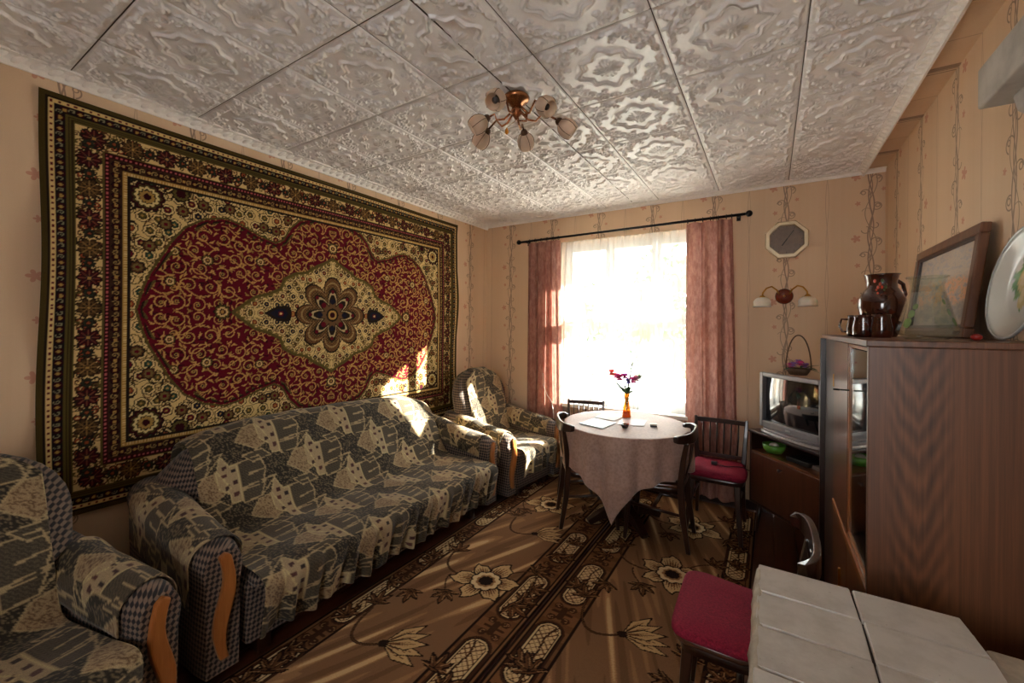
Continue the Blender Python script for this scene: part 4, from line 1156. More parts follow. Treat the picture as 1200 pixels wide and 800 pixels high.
o = MB().box(-.07, .07, -.085, .085, 0, .030).build('set_top_box', M_blackpl, bevel=.006); o.location = place(-.13, .05, .606); o.rotation_euler = (0, 0, a_s+.1)
tag(o, 'flat black box on the open shelf of the television stand', 'device')
o = MB().box(-.05, .05, -.05, .05, 0, .012).box(-.045, .05, -.045, .045, .012, .022).build('booklet', plain('booklet_grey', (120, 112, 104), .7)); o.location = place(-.13, .20, .606); o.rotation_euler = (0, 0, a_s-.2)
tag(o, 'small grey booklets beside the black box on the television stand shelf', 'booklet')
# television
M_silver = plain('silver_plastic', (132, 130, 134), .35, .3, var=.03)
M_dgrey = plain('dark_grey_plastic', (66, 66, 72), .4, .2)
tv = thing('television', 'silver-grey tube television on the brown stand', 'television', place(-.065, -.005, .752), a_s)
tw = .285; th_ = .425
m = MB()
def rr_(x, hw, z0, z1, c=.02): return [(x, -hw+c, z0), (x, hw-c, z0), (x, hw, z0+c), (x, hw, z1-c), (x, hw-c, z1), (x, -hw+c, z1), (x, -hw, z1-c), (x, -hw, z0+c)]
m.rings([rr_(-.03, tw, .03, th_), rr_(-.12, tw*.96, .03, th_*.97), rr_(-.24, tw*.66, .05, th_*.80), rr_(-.335, tw*.5, .07, th_*.7)], smooth=False); m.build('housing', M_dgrey, tv, bevel=.008)
m = MB(); s0, s1, q0, q1 = -tw+.032, tw-.062, .075, th_-.03
m.box(-.03, .006, -tw, s0, .03, th_); m.box(-.03, .006, s1, tw, .03, th_); m.box(-.03, .006, s0, s1, q1, th_); m.box(-.03, .006, s0, s1, .03, q0)
m.build('bezel', M_silver, tv, bevel=.006)
gy_ = np.linspace(s0-.003, s1+.003, 20); gz_ = np.linspace(q0-.003, q1+.003, 16); A_, B_ = np.meshgrid(gy_, gz_)
X_ = -.006-.012*((A_-(s0+s1)/2)/.2)**2-.010*((B_-(q0+q1)/2)/.16)**2
M_screen = plain('tube_screen', (22, 24, 27), .06, var=.0, spec=1.0, coat=.6)
grid_obj('screen', np.stack([X_, A_, B_], -1), M_screen, parent=tv)
M_lite = plain('light_silver', (176, 176, 178), .3, .4)
base_poly = [(-.30, -.17), (.015, -.25)]+[(.015+.045*cos(t), .25*sin(t)) for t in np.linspace(-pi/2*.95, pi/2*.95, 11)]+[(.015, .25), (-.30, .17)]
MB().prism(base_poly, 0, .016).build('base', M_lite, tv, bevel=.004)
MB().prism([(x*.97-.006, y*.95) for x, y in base_poly], .016, .032).build('base_step', M_silver, tv, bevel=.004)
MB().box(.006, .009, -.035, .005, .045, .056).build('badge', M_lite, tv)
for k in range(14): 
    MB().box(.0055, .0075, s1+.018, tw-.014, .10+k*.018, .106+k*.018).build('speaker_slot', M_dgrey, tv)
# basket of flowers on the television
M_wick = plain('wicker', (92, 66, 44), .7, bmp=.5, scale=120)
M_leaf = plain('leaf_green', (48, 86, 44), .6, var=.25)
M_pink = translucent('petal_magenta', (214, 84, 150), 1, 0, .5); M_lil = translucent('petal_lilac', (168, 130, 205), 1, 0, .5); M_red = translucent('petal_coral', (235, 110, 108), 1, 0, .5)
bk = thing('flower_basket', 'small wicker basket with arched handle and purple flowers on the television', 'basket', (.165, 3.50, 1.178))
MB().lathe([(.001, 0), (.05, 0), (.066, .025), (.072, .045), (.066, .045), (.05, .01), (.001, .01)], 24).build('bowl', M_wick, bk)
MB().tube([(.07*cos(t), .07*cos(t)*-.6, .04+.235*sin(t)) for t in np.linspace(0, pi, 20)], .0045, 7).build('handle', M_wick, bk)
def blossom(parent, c, r, mat, n=7, seed=0, name='flower'):
    rr = random.Random(seed); m = MB(); c = Vector(c)
    for ringk, (el, f) in enumerate(((-.5, .9), (-.1, 1), (.35, 1), (.8, .85), (1.2, .6))):
        for k in range(n):
            a = 2*pi*k/n+ringk*.4+rr.uniform(-.15, .15); d = Vector((cos(a)*cos(el), sin(a)*cos(el), sin(el))); t = Vector((-sin(a), cos(a), 0)); u = d.cross(t)
            p = [c, c+d*r*f*.55+t*r*.26, c+d*r*f*.95+t*r*.16+u*r*.05, c+d*r*f*.95-t*r*.16+u*r*.05, c+d*r*f*.55-t*r*.26]
            m.add(p, [(0, 1, 2, 3, 4)])
    return m.build(name, mat, parent)
def leafblade(parent, p0, p1, w, mat=None, name='leaf', bend=.1):
    p0, p1 = Vector(p0), Vector(p1); d = p1-p0; s = d.cross(Vector((0, 0, 1))); s = s.normalized() if s.length > 1e-4 else Vector((1, 0, 0)); up = Vector((0, 0, 1))
    m = MB(); n = 7; vs = []
    for i in range(n):
        t = i/(n-1); c = p0+d*t+up*(bend*d.length*math.sin(pi*t)); ww = w*math.sin(pi*min(.98, t*.9+.06))
        vs += [c-s*ww, c-up*.15*ww, c+s*ww]
    fs = [(3*i, 3*i+1, 3*i+4, 3*i+3) for i in range(n-1)]+[(3*i+1, 3*i+2, 3*i+5, 3*i+4) for i in range(n-1)]
    m.add(vs, fs, True); return m.build(name, mat or M_leaf, parent)
for k, (x, y, z, mt) in enumerate([(-.03, -.02, .07, M_lil), (.01, -.035, .08, M_pink), (.04, -.01, .065, M_lil), (0, .02, .085, M_lil), (-.045, .02, .06, M_pink)]): blossom(bk, (x, y, z), .032, mt, seed=k)
for k, (x, y, z) in enumerate([(.115, -.06, .075), (.10, -.10, .045), (-.10, .02, .05), (-.085, -.06, .035), (.05, .09, .06), (.12, -.02, .02)]): leafblade(bk, (x*.3, y*.3, .045), (x, y, z), .018)

# ================================================================== SIDEBOARD CABINET
X0, X1, CY0, CY1, CT = .255, .685, 1.66, 2.965, 1.466
cb_ = thing('display_cabinet', 'tall walnut display cabinet with glass door along the right wall', 'cabinet', (X0, CY0, 0))
Wd, Ln = X1-X0, CY1-CY0
MB().box(.0, Wd, 0, .020, .0, CT-.020).build('side_panel', M_cab, cb_, bevel=.002)
MB().box(-.006, Wd, -.006, Ln+.006, CT-.020, CT).build('top_board', M_cab, cb_, bevel=.003)
MB().box(-.012, Wd, Ln-.02, Ln, .0, CT-.02).build('far_side_panel', M_cab_dark, cb_, bevel=.002)
MB().box(Wd-.008, Wd, .02, Ln-.02, .06, CT-.02).build('back_panel', M_cab_dark, cb_)
MB().box(.02, Wd-.008, .845, .863, .06, CT-.02).build('divider', M_cab_dark, cb_)
MB().box(.02, Wd-.008, .02, Ln-.02, .06, .08).box(.03, Wd-.03, .02, Ln-.02, 0, .06).build('plinth', M_cab_dark, cb_)
MB().box(.0, Wd-.008, .02, .845, .660, .690).build('middle_board', M_trim_wood, cb_, bevel=.003)
for k, z in enumerate((.95, 1.20)): MB().box(.04, Wd-.01, .022, .843, z, z+.006).build('glass_shelf', M_cabglass, cb_)
for k, (y0, y1) in enumerate(((.022, .43), (.434, .843))):
    d = MB().box(.004, .020, y0, y1, .085, .655).build('door', M_cab_front, cb_, bevel=.002)
    MB().box(-.004, .004, y0+.15 if k else y1-.16, y0+.16 if k else y1-.15, .30, .48).build('handle', M_brass, d)
# glazed door (near) and wooden door (far) of the upper part
m = MB(); frame(m, 0, 1, 0, 1, .1, 0, 1)
def door_frame(y0, y1, z0, z1, w, mat, x0=.006, x1=.024):
    m = MB(); m.box(x0, x1, y0, y1, z0, z0+w); m.box(x0, x1, y0, y1, z1-w, z1); m.box(x0, x1, y0, y0+w, z0+w, z1-w); m.box(x0, x1, y1-w, y1, z0+w, z1-w)
    return m.build('glass_door', mat, cb_, bevel=.002)
gd = door_frame(.022, .43, .695, CT-.024, .013, M_trim_wood)
MB().box(.012, .017, .037, .415, .712, CT-.042).build('pane', M_cabglass, gd)
key = MB().tube([(.006, .40, 1.262), (-.022, .40, 1.262)], .0028, 8); key.rings([[(-.022-.012+.012*cos(t)+.0*0, .40+.012*sin(t)+c1, 1.262+c2) for c1, c2 in ((-.002, -.002), (.002, -.002), (.002, .002), (-.002, .002))] for t in np.linspace(0, 2*pi, 14)], caps=False)
key.build('key', M_black, gd)
d = MB().box(.004, .020, .434, .843, .695, CT-.024).build('door', M_cab_front, cb_, bevel=.002)
d = MB().box(.012, .028, .865, Ln-.022, .085, CT-.024).build('dark_door', M_cab_dark, cb_, bevel=.002)
MB().box(.004, .012, .875, .885, 1.22, 1.28).build('hinge', M_brass, d)
# crockery inside
M_china = plain('china_white', (220, 216, 208), .2, var=.02)
def cup(name, loc, label, mat, r=.035, h=.06, group=None, cat='cup'):
    t = thing(name, label, cat, loc, rnd.uniform(0, 6), group)
    MB().lathe([(.001, 0), (r*.7, 0), (r*.85, h*.3), (r, h), (r*.93, h), (r*.78, h*.3), (r*.6, .006), (.001, .006)], 24).build('body', mat, t)
    MB().tube([(r*.9, 0, h*.8), (r*1.45, 0, h*.78), (r*1.6, 0, h*.5), (r*1.3, 0, h*.25), (r*.85, 0, h*.25)], .0035, 7).build('handle', mat, t)
    return t
for k, (x, y) in enumerate([(.12, .11), (.12, .29)]):
    cup('teacup', (X0+x, CY0+y, .956), ('nearer', 'farther')[k]+' of two white teacups on the lower glass shelf of the cabinet', M_china, group='white teacups on the lower glass shelf')
for k, (x, y) in enumerate([(.12, .12), (.13, .30)]):
    t = thing('tureen', ('nearer' if k == 0 else 'farther')+' of two white lidded tureens on the cabinet board behind glass', 'tureen', (X0+x, CY0+y, .690))
    MB().lathe([(.001, 0), (.045, 0), (.04, .012), (.075, .05), (.08, .085), (.001, .085)], 28).build('body', M_china, t)
    MB().lathe([(.082, .085), (.078, .095), (.03, .125), (.008, .13), (.012, .145), (.001, .15)], 28).build('lid', M_china, t)
for k in range(2):
    t = thing('wine_glass', ('nearer', 'farther')[k]+' of two stemmed glasses on the upper glass shelf of the cabinet', 'glass', (X0+.13, CY0+.12+k*.16, 1.206), 0, 'stemmed glasses on the upper glass shelf')
    MB().lathe([(.03, 0), (.004, .006), (.004, .07), (.03, .09), (.036, .13), (.033, .16), (.031, .16), (.034, .13), (.028, .094)], 20, caps=False).build('body', M_clear, t)

# ---- things standing on the cabinet
M_cer = plain('brown_glazed_ceramic', (64, 28, 16), .12, var=.25, scale=9, coat=.6)
M_orange = plain('orange_slip', (206, 70, 30), .3)
jug = thing('ceramic_jug', 'large brown glazed jug with orange flowers on the cabinet', 'jug', (.415, 2.42, CT))
MB().lathe([(.001, 0), (.050, 0), (.056, .012), (.072, .075), (.083, .130), (.082, .165), (.066, .195), (.054, .215), (.052, .240), (.058, .268), (.064, .274), (.058, .272), (.047, .24), (.047, .215), (.001, .2)], 40).build('body', M_cer, jug)
MB().tube([(.06, .05, .25), (.085, .075, .235), (.095, .085, .19), (.075, .065, .15)], .008, 10).build('handle', M_cer, jug)
def on_surface(th, r, z): return (r*cos(th), r*sin(th), z)
for k in range(9):
    th = radians(-112+(k % 3)*13-6*(k//3)); z = .215+.014*(k//3)*(-1 if k % 2 else 1); r_ = .060-.004*0
    m = MB(); m.ball(on_surface(th, .0555 if z > .2 else .064, z), .008, 6, (.6, 1.2, 1)); m.build('slip_petal', M_orange if k % 3 != 2 else plain('green_slip', (70, 96, 50), .3), jug)
def mug(loc, label, h=.095, r=.034, hd=pi):
    t = thing('ceramic_mug', label, 'mug', loc, hd)
    MB().lathe([(.001, 0), (r*.86, 0), (r, .012), (r*1.02, h*.45), (r*.82, h*.85), (r*.9, h), (r*.8, h), (r*.72, h*.85), (r*.9, h*.4), (r*.8, .01), (.001, .01)], 28).build('body', M_cer, t)
    MB().tube([(r*.8, 0, h*.8), (r*1.5, 0, h*.82), (r*1.75, 0, h*.5), (r*1.4, 0, h*.22), (r*.95, 0, h*.22)], .0045, 8).build('handle', M_cer, t)
mug((.325, 2.40, CT), 'brown glazed mug left of the big jug, handle to the left', hd=radians(165))
mug((.320, 2.20, CT), 'brown glazed mug in front of the big jug, at the cabinet edge', h=.090, hd=radians(60))
mug((.372, 2.17, CT), 'brown glazed mug between the big jug and the glass decanter', h=.092, hd=radians(80))
dec = thing('glass_decanter', 'clear faceted glass decanter with green leaves painted on it on the cabinet', 'decanter', (.450, 1.945, CT), radians(20))
NG = 10
dp = [(.052, 0), (.074, .018), (.080, .030), (.060, .105), (.046, .160), (.043, .185), (.052, .212)]
MB().lathe(dp+[(r-.003, z) for r, z in reversed(dp[1:])]+[(.045, .008), (.001, .008)], NG, caps=False).build('body', M_clear, dec, smooth=False)
MB().lathe([(.001, .0005), (.051, .0005), (.051, .006), (.001, .006)], NG).build('bottom', M_clear, dec, smooth=False)
MB().lathe([(.0535, .208), (.0545, .214), (.051, .214), (.050, .208)], NG*2, caps=False).build('rim', M_clear, dec)
Mlg = plain('leaf_enamel', (92, 116, 58), .35, var=.3)
for k, (az, z, s_) in enumerate([(196, .055, .03), (200, .085, .024), (206, .11, .018), (300, .09, .022), (306, .06, .026), (296, .125, .016)]):
    th = radians(az); rr0 = .077-.34*(z-.03); c = Vector((rr0*cos(th), rr0*sin(th), z)); t = Vector((-sin(th), cos(th), 0)); u = Vector((-.30*cos(th), -.30*sin(th), 1)).normalized(); nn = Vector((cos(th), sin(th), .3))*.002
    MB().add([c+nn+t*(s_*.45*cos(q))+u*(s_*.6*sin(q)) for q in [2*pi*i/10 for i in range(10)]], [tuple(range(10))]).build('painted_leaf', Mlg, dec)
# framed picture leaning on the wall
def painting_mat():
    m, nt, b = new_mat('landscape_painting')
    v = coords(nt, 'Generated'); sep = nt.nodes.new('ShaderNodeSeparateXYZ'); nt.links.new(v, sep.inputs[0]); z = N(nt, sep.outputs[2])
    f = noise(nt, mapping(nt, v, (1, 3, 4)), 2.6, 5, .65); g = noise(nt, mapping(nt, v, (1, 7, 6), loc=(3, 1, 2)), 2.2, 4, .7)
    sky = ramp(nt, f, [(.35, (168, 168, 176)), (.5, (206, 192, 174)), (.65, (180, 176, 180))])
    mid = ramp(nt, g, [(.32, (112, 122, 150)), (.46, (180, 164, 152)), (.56, (226, 160, 104)), (.66, (150, 146, 118))])
    low = ramp(nt, f, [(.35, (116, 118, 122)), (.6, (170, 156, 138))])
    k = (z+f*.25-.12); a = mixc(nt, k.soft(.62, .05), sky, mid); c = mixc(nt, k.soft(.30, .05), a, low)
    nt.links.new(c, b.inputs['Base Color']); b.inputs['Roughness'].default_value = .35; bump(nt, b, g, .3, .003); return m
M_pfr = wood('picture_frame_brown', (74, 42, 24), (122, 74, 42), .35, (20, 20, 2), coat=.3)
pic = thing('framed_picture', 'brown framed landscape picture leaning against the wall on the cabinet', 'picture', (.640, 2.22, CT), rot=(0, radians(6.5), 0))
ph, pw_ = .435, .80
m = MB(); fwid = .04
for (y0, y1, z0, z1) in ((0, pw_, 0, fwid), (0, pw_, ph-fwid, ph), (0, fwid, fwid, ph-fwid), (pw_-fwid, pw_, fwid, ph-fwid)): m.box(-.03, 0, y0, y1, z0, z1)
m.build('frame', M_pfr, pic, bevel=.005)
m = MB()
for (y0, y1, z0, z1) in ((fwid, pw_-fwid, fwid, fwid+.012), (fwid, pw_-fwid, ph-fwid-.012, ph-fwid), (fwid, fwid+.012, fwid+.012, ph-fwid-.012), (pw_-fwid-.012, pw_-fwid, fwid+.012, ph-fwid-.012)): m.box(-.022, -.002, y0, y1, z0, z1)
m.build('inner_slip', M_cab_dark, pic)
MB().box(-.012, -.004, fwid+.01, pw_-fwid-.01, fwid+.01, ph-fwid-.01).build('canvas', painting_mat(), pic)
MB().box(-.010, 0, .40, .43, ph, ph+.012).build('hanger', M_brass, pic)
# big oval plate
pc = Canvas(.40, .40, .004, (206, 204, 196), -.20, -.20); rq = random.Random(8)
pc.fill(np.hypot(pc.X, pc.Y) > .176, (186, 184, 176))
for k in range(26):
    a = rq.uniform(0, 6.3); d = rq.uniform(.04, .095); pc.poly([(d*cos(a)+.03*cos(a+q)*f, d*sin(a)*.9+.01+.03*sin(a+q)*f) for q, f in ((0, 1.1), (1, .5), (2, .7), (3.1, .5), (4, .8), (5, .6))], rq.choice(((74, 128, 62), (104, 150, 84), (132, 170, 110))))
for x, y, r_ in ((-.02, .01, .038), (.025, .015, .034), (.005, -.03, .034), (-.012, -.055, .022)): pc.disc(x, y, r_, (208, 186, 132)); pc.disc(x-.006, y+.008, r_*.6, (222, 204, 158))
nr, na = 22, 56
Rg = np.linspace(0.0005, .170, nr); Ag = np.linspace(0, 2*pi, na); AA, RR = np.meshgrid(Ag, Rg)
px_, pz_ = RR*np.cos(AA), RR*np.sin(AA)
ci = np.clip(((px_+.2)/.004).round().astype(int), 0, pc.nx-1); cj = np.clip(((pz_+.2)/.004).round().astype(int), 0, pc.ny-1)
dep = -.026*np.clip((RR-.11)/.06, 0, 1)**1.3
M_platt = attr_mat('painted_plate', .22, 0, 20, 0, .02, .6)
plt_ = thing('wall_plate', 'large round white plate painted with fruit and leaves, propped on the cabinet', 'plate', (.648, 1.842, CT+.172), rot=(0, radians(9), 0))
grid_obj('plate_disc', np.stack([dep, -px_, pz_], -1), M_platt, pc.a[cj, ci], parent=plt_, solid=.006)
MB().rings([[((-.030+.004*sin(b)), (.171+.005*cos(b))*cos(a), (.171+.005*cos(b))*sin(a)) for b in [2*pi*j/6 for j in range(6)]] for a in np.linspace(0, 2*pi, 49)], caps=False).build('rim', M_lite, plt_)
o = MB().ball((0, 0, .011), .011, 8, (1.3, 1, 1)).build('red_trinket', plain('red_plastic', (150, 30, 24), .4)); o.location = (.555, 1.90, CT); tag(o, 'small red trinket at the foot of the plate on the cabinet', 'trinket')

# ================================================================== TILED STOVE
M_stile = None
def tile_mat():
    m, nt, b = new_mat('old_white_tile'); v = coords(nt)
    oi = nt.nodes.new('ShaderNodeObjectInfo'); rn = N(nt, oi.outputs['Random'])
    f = noise(nt, v, 14, 5, .65); g = noise(nt, v, 90, 3, .6)
    c = ramp(nt, f*.8+rn*.2, [(.3, (170, 162, 152)), (.6, (196, 190, 182))]); c = mixc(nt, g.lt(.30)*.5, c, L4((104, 90, 76)))
    nt.links.new(c, b.inputs['Base Color']); b.inputs['Roughness'].default_value = .42; bump(nt, b, f, .2, .004); return m
M_stile = tile_mat()
M_spl = plain('stove_plaster', (176, 164, 146), .85, var=.14, scale=14, bmp=.6)
M_mort = plain('dark_mortar', (58, 48, 40), .95, bmp=.5)
M_hood = plain('grey_plaster', (186, 180, 172), .8, var=.10, scale=9, bmp=.3)
sv = thing('tiled_stove', 'white tiled stove bench in the right foreground', 'stove', (0, 0, 0))
SZ = .80
m = MB(); m.box(-.022, .418, -.6, 1.432, 0, SZ-.022); m.build('body', M_spl, sv, bevel=.012)
MB().box(-.010, .404, -.6, 1.428, SZ-.022, SZ-.010).build('mortar_bed', M_mort, sv)
rt = random.Random(12); k = 0
yt = 1.436
cxs = ((-.024, .187), (.193, .408))
while yt > -.55:
    for ci_, (xa, xb) in enumerate(cxs):
        yb_ = yt-.1390; j = lambda s=.0025: rt.uniform(-s, s)
        vs = [(xa+j(), yb_+j()), (xb+j(), yb_+j()), (xb+j(), yt-.0+j()), (xa+j(), yt+j())]
        if ci_ == 1 and k == 0: vs[2] = (xb-.012, yt-.002)
        dz = [j(.0015) for _ in range(4)]; c_ = ((xa+xb)/2, (yt+yb_)/2)
        sh = lambda p, f: (c_[0]+(p[0]-c_[0])*f, c_[1]+(p[1]-c_[1])*f)
        m = MB(); m.rings([[(*vs[i], SZ-.014) for i in range(4)], [(*vs[i], SZ-.004+dz[i]) for i in range(4)], [(*sh(vs[i], .975), SZ+dz[i]) for i in range(4)]], smooth=False)
        m.build('tile', M_stile, sv)
    yt -= .146; k += 1
# chipped plaster lip along the open edge
m = MB(); ptsl = []
for i in range(60):
    y = 1.432-i*.034; ptsl.append((y, rt.uniform(0, .007), rt.uniform(-.004, .003)))
m.rings([[(-.034-a, y, SZ-.045), (-.030-a*.6, y, SZ-.010+b), (-.022, y, SZ+.001+b), (-.012, y, SZ-.004), (-.012, y, SZ-.045)] for y, a, b in ptsl]); m.build('plaster_lip', M_spl, sv)
lg = thing('stove_ledge', 'lower plastered ledge between the tiled stove and the cabinet side', 'ledge', (0, 0, 0))
MB().box(.424, .695, -.6, 1.40, 0, .765).build('body', M_spl, lg, bevel=.01)
hd = thing('stove_hood', 'grey plastered stove hood cornice high on the right wall', 'stove hood', (0, 0, 0))
MB().box(.500, XR-.001, -.6, 1.72, 2.130, 2.245).build('slab', M_hood, hd, bevel=.006)
m = MB(); sec = [(.545, 2.130), (.555, 2.085), (.60, 2.04), (.66, 1.985), (XR-.001, 1.95), (XR-.001, 2.130)]
m.rings([[(x, 1.66-.10*(x-.545)*0, z) for x, z in sec], [(x, -.6, z) for x, z in sec]], smooth=False); m.build('cove', M_hood, hd, bevel=.01)

# ================================================================== CHANDELIER
M_cop = plain('antique_copper', (176, 118, 78), .25, .85, var=.05)
M_shade = translucent('ribbed_champagne_glass', (236, 216, 196), 1, .12, .45)
M_rib = plain('shade_rib_brown', (92, 66, 48), .4, .4)
CX_, CY_ = -1.105, 1.80
ch = thing('chandelier', 'six-light copper chandelier with tulip glass shades on the ceiling', 'chandelier', (CX_, CY_, ZC-.014))
MB().lathe([(.001, 0), (.062, 0), (.068, -.010), (.060, -.024), (.036, -.032), (.022, -.056), (.001, -.058)], 32).build('ceiling_plate', M_cop, ch)
MB().lathe([(.001, -.055), (.022, -.060), (.028, -.075), (.026, -.090), (.014, -.102), (.008, -.115), (.001, -.120)], 24).build('hub', M_cop, ch)
MB().tube([(.02, 0, -.05), (.05, .02, -.085), (.03, .05, -.11), (-.02, .04, -.10)], [.006, .008, .006, .003], 8).build('scroll', M_cop, ch)
pend = MB().tube([(-.05, -.01, -.15), (0, 0, -.12)], .0015, 5).build('chain', M_cop, ch)
MB().lathe([(.001, -.185), (.008, -.178), (.010, -.168), (.004, -.152), (.001, -.15)], 12, (-.05, -.01, 0)).build('amber_bead', plain('amber_bead', (214, 140, 40), .2), pend)
for az, R_, dz in ((-80, .255, -.14), (-18, .215, -.13), (36, .265, -.145), (108, .235, -.125), (170, .255, -.14), (212, .195, -.14)):
    a = radians(az); d = Vector((cos(a), sin(a), 0)); z = Vector((0, 0, 1))
    e = d*(R_-.055)+z*(dz+.035)
    arm = MB().tube([z*-.075+d*.02, z*-.115+d*.06, z*-.12+d*.10, z*-.075+d*.14 if R_ > .2 else z*-.09+d*.11, e*1.0], [.0055, .0055, .005, .005, .0055], 8).build('arm', M_cop, ch)
    ax = (d*.80-z*.60).normalized(); q = Vector((0, 0, 1)).rotation_difference(ax).to_matrix().to_4x4(); T = Matrix.Translation(e) @ q
    MB().lathe([(.001, -.006), (.012, -.004), (.019, .006), (.021, .020), (.017, .024)], 16, M=T).build('socket', M_rib, arm)
    prof_ = [(.018, .016), (.036, .032), (.046, .055), (.047, .078), (.041, .098), (.036, .106)]
    sh_ = MB().lathe(prof_+[(r-.0025, zz_) for r, zz_ in reversed(prof_)], 24, M=T, caps=False).build('shade', M_shade, arm)
    for k in range(5):
        b = 2*pi*k/5; MB().tube([T @ Vector(((r+.0012)*cos(b), (r+.0012)*sin(b), zz_)) for r, zz_ in prof_], .0016, 5).build('rib', M_rib, arm)
    MB().lathe([(.001, .02), (.010, .022), (.012, .06), (.015, .078), (.001, .088)], 12, M=T).build('bulb', plain('bulb_grey', (70, 66, 64), .2), arm)

# ================================================================== THINGS ON THE TABLE
TT = TZ+.0065
vs_ = thing('glass_vase', 'slender amber glass vase on the round table', 'vase', (-1.000, 3.40, TT))
vp = [(.034, 0), (.036, .006), (.030, .06), (.019, .12), (.013, .145), (.018, .165), (.020, .185), (.017, .20)]
MB().lathe(vp+[(r-.0025, z) for r, z in reversed(vp[1:])]+[(.030, .008), (.001, .008)], 20, caps=False).build('body', M_amber, vs_)
MB().lathe([(.001, .0004), (.033, .0004), (.031, .009), (.026, .05), (.001, .05)], 20).build('tinted_water', plain('amber_water', (236, 164, 66), .15, Subsurface_Weight=.5), vs_)
bq = thing('bouquet', 'bouquet of pink and purple garden flowers standing in the amber vase', 'bouquet', (-1.000, 3.40, TT+.02))
fl_ = [((-.125, -.01, .335), .034, M_red), ((-.10, .02, .31), .028, M_pink), ((-.055, -.02, .30), .040, M_pink), ((-.02, .02, .31), .032, translucent('petal_plum', (170, 60, 150), 1, 0, .5)), ((.055, -.01, .285), .036, M_pink),
       ((.075, .01, .30), .030, translucent('petal_rose', (226, 150, 176), 1, 0, .5)), ((.02, -.03, .275), .028, translucent('petal_indigo', (104, 88, 176), 1, 0, .5)), ((.105, .0, .312), .022, plain('bud_green', (120, 130, 96), .6))]
for k, (c, r_, mt) in enumerate(fl_):
    blossom(bq, c, r_*1.35, mt, 8, k); MB().tube([(0, 0, .02), (c[0]*.15, c[1]*.2, .15), (c[0]*.6, c[1]*.6, .22), c], .0022, 6).build('stem', M_leaf, bq)
MB().tube([(0, 0, .15), (.02, 0, .28), (.045, 0, .43)], [.003, .006, .004], 6).build('grass_spike', plain('spike_dark', (74, 72, 84), .7), bq)
for k, (x, y, z) in enumerate([(-.075, -.02, .235), (-.05, .03, .215), (.05, -.03, .20), (.085, .02, .25), (-.03, -.05, .23), (.03, .05, .19), (.02, -.02, .235), (-.10, .0, .27), (.11, .02, .235), (-.02, .0, .25)]): leafblade(bq, (x*.15, y*.15, .17), (x*1.15, y*1.1, z), .026)
M_paper = plain('paper_white', (206, 206, 208), .6, var=.03); M_paperb = plain('paper_blue_grey', (140, 156, 168), .35, var=.12)
M_card = plain('printed_card', (176, 164, 168), .4, var=.1)
def sheet(name, pts, z, mat, label, cat, h=.002, extra=None):
    o = MB().prism(pts, z, z+h).build(name, mat); tag(o, label, cat); return o
sheet('magazine', [(-1.235, 2.965), (-1.20, 3.20), (-1.0, 3.135), (-1.03, 2.905)], TT, M_paperb, 'blue-grey glossy magazine at the left front of the table top', 'magazine', .004)
def shifted(pts, dx, dy): return [(x+dx, y+dy) for x, y in pts]
sheet('paper_sheet', [(-1.22, 3.24), (-1.215, 3.50), (-1.02, 3.47), (-1.04, 3.20)], TT, M_paper, 'white paper sheet lying left of the vase', 'paper', .0012)
sheet('paper_sheet', [(-.985, 3.10), (-1.015, 3.32), (-.825, 3.36), (-.80, 3.16)], TT, M_card, 'pale printed card in front of the vase', 'paper', .0016)
ash = thing('ashtray', 'small dark glass ashtray at the front of the table', 'ashtray', (-.903, 3.03, TT))
MB().lathe([(.001, 0), (.020, 0), (.026, .012), (.029, .028), (.024, .028), (.019, .010), (.001, .008)], 10).build('body', plain('dark_glass', (48, 34, 26), .15, coat=.4), ash, smooth=False)
MB().tube([(0, 0, .020), (.030, -.012, .034)], .0035, 7).build('butt', M_orange, ash)
sb = thing('small_box', 'small white and black box at the right of the table top', 'box', (-.735, 3.185, TT), .3)
MB().box(-.024, .024, -.016, .016, 0, .010).build('tray', M_blackpl, sb, bevel=.002)
MB().box(-.024, .024, -.016, .016, .010, .022).build('lid', M_china, sb, bevel=.003)

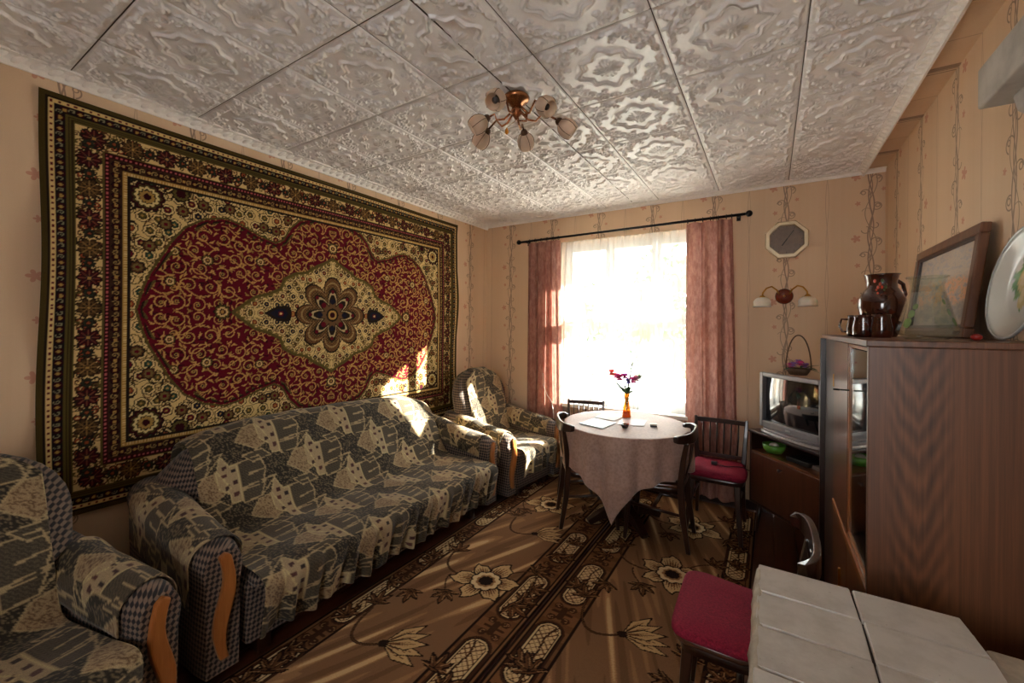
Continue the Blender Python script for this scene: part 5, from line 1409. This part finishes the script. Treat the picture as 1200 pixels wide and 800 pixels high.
# cable and plug on the red chair, cord on the curtain
pg = thing('phone_charger', 'black charger plug with cable lying on the red seat by the curtain', 'charger', (-.35, 3.44, .4785))
MB().box(-.022, .018, -.014, .014, 0, .024).build('plug', M_blackpl, pg, bevel=.004)
MB().tube([(.016, 0, .010), (.07, -.02, .005), (.13, .02, .004), (.185, .03, .004), (.22, .06, -.02), (.26, .20, -.06), (.28, .38, -.12), (.28, .53, -.20)], .0028, 6).build('cable', M_blackpl, pg)
cd = MB().tube([(-1.985, 3.80, 1.02), (-1.975, 3.79, .90), (-1.93, 3.79, .80), (-1.885, 3.80, .74), (-1.86, 3.80, .62), (-1.865, 3.80, .40), (-1.89, 3.80, .10)], .004, 6).build('white_cord', M_china)
tag(cd, 'white cord hanging down in front of the left curtain', 'cord')

# ================================================================== GARDEN OUTSIDE
M_bark = plain('bark', (92, 74, 58), .9)
M_fol = plain('garden_foliage', (60, 84, 40), .7, var=.35, scale=3)
def tree(name, loc, h, w, label, seed, n=2600):
    r = np.random.RandomState(seed); t = thing(name, label, 'tree', loc, 0)
    MB().tube([(0, 0, 0), (.05, .02, h*.4), (0, 0, h*.8)], [.09, .07, .03], 8).build('trunk', M_bark, t)
    th, u = r.uniform(0, 2*pi, n), r.uniform(-1, 1, n); rad = r.uniform(.55, 1, n)**.5; s = np.sqrt(1-u*u)
    lump = 1+.25*np.sin(th*3+seed)*np.cos(u*4)
    c = np.stack([w*rad*s*np.cos(th)*lump, w*rad*s*np.sin(th)*lump, h*.62+h*.40*rad*u*lump], -1)
    a = r.normal(size=(n, 3)); a /= np.linalg.norm(a, axis=1)[:, None]; b = np.cross(a, r.normal(size=(n, 3))); b /= np.linalg.norm(b, axis=1)[:, None]
    sz = r.uniform(.05, .11, n)[:, None]; V = np.stack([c-a*sz, c-b*sz*.5, c+a*sz, c+b*sz*.5], 1).reshape(-1, 3)
    me = bpy.data.meshes.new('foliage'); me.from_pydata(V.tolist(), [], [(4*i, 4*i+1, 4*i+2, 4*i+3) for i in range(n)]); me.materials.append(M_fol)
    o = link(bpy.data.objects.new('foliage', me)); o.parent = t; o['kind'] = 'stuff'; return t
tree('garden_tree', (-1.35, 9.0, -.6), 3.6, 1.15, 'leafy tree outside seen through the right of the window', 1)
tree('garden_tree', (-4.8, 10.5, -.6), 3.2, 1.5, 'leafy tree outside seen through the left of the window', 2)
tree('garden_tree', (-2.9, 13.5, -.6), 2.4, 1.4, 'lower distant tree outside seen through the middle of the window', 3)
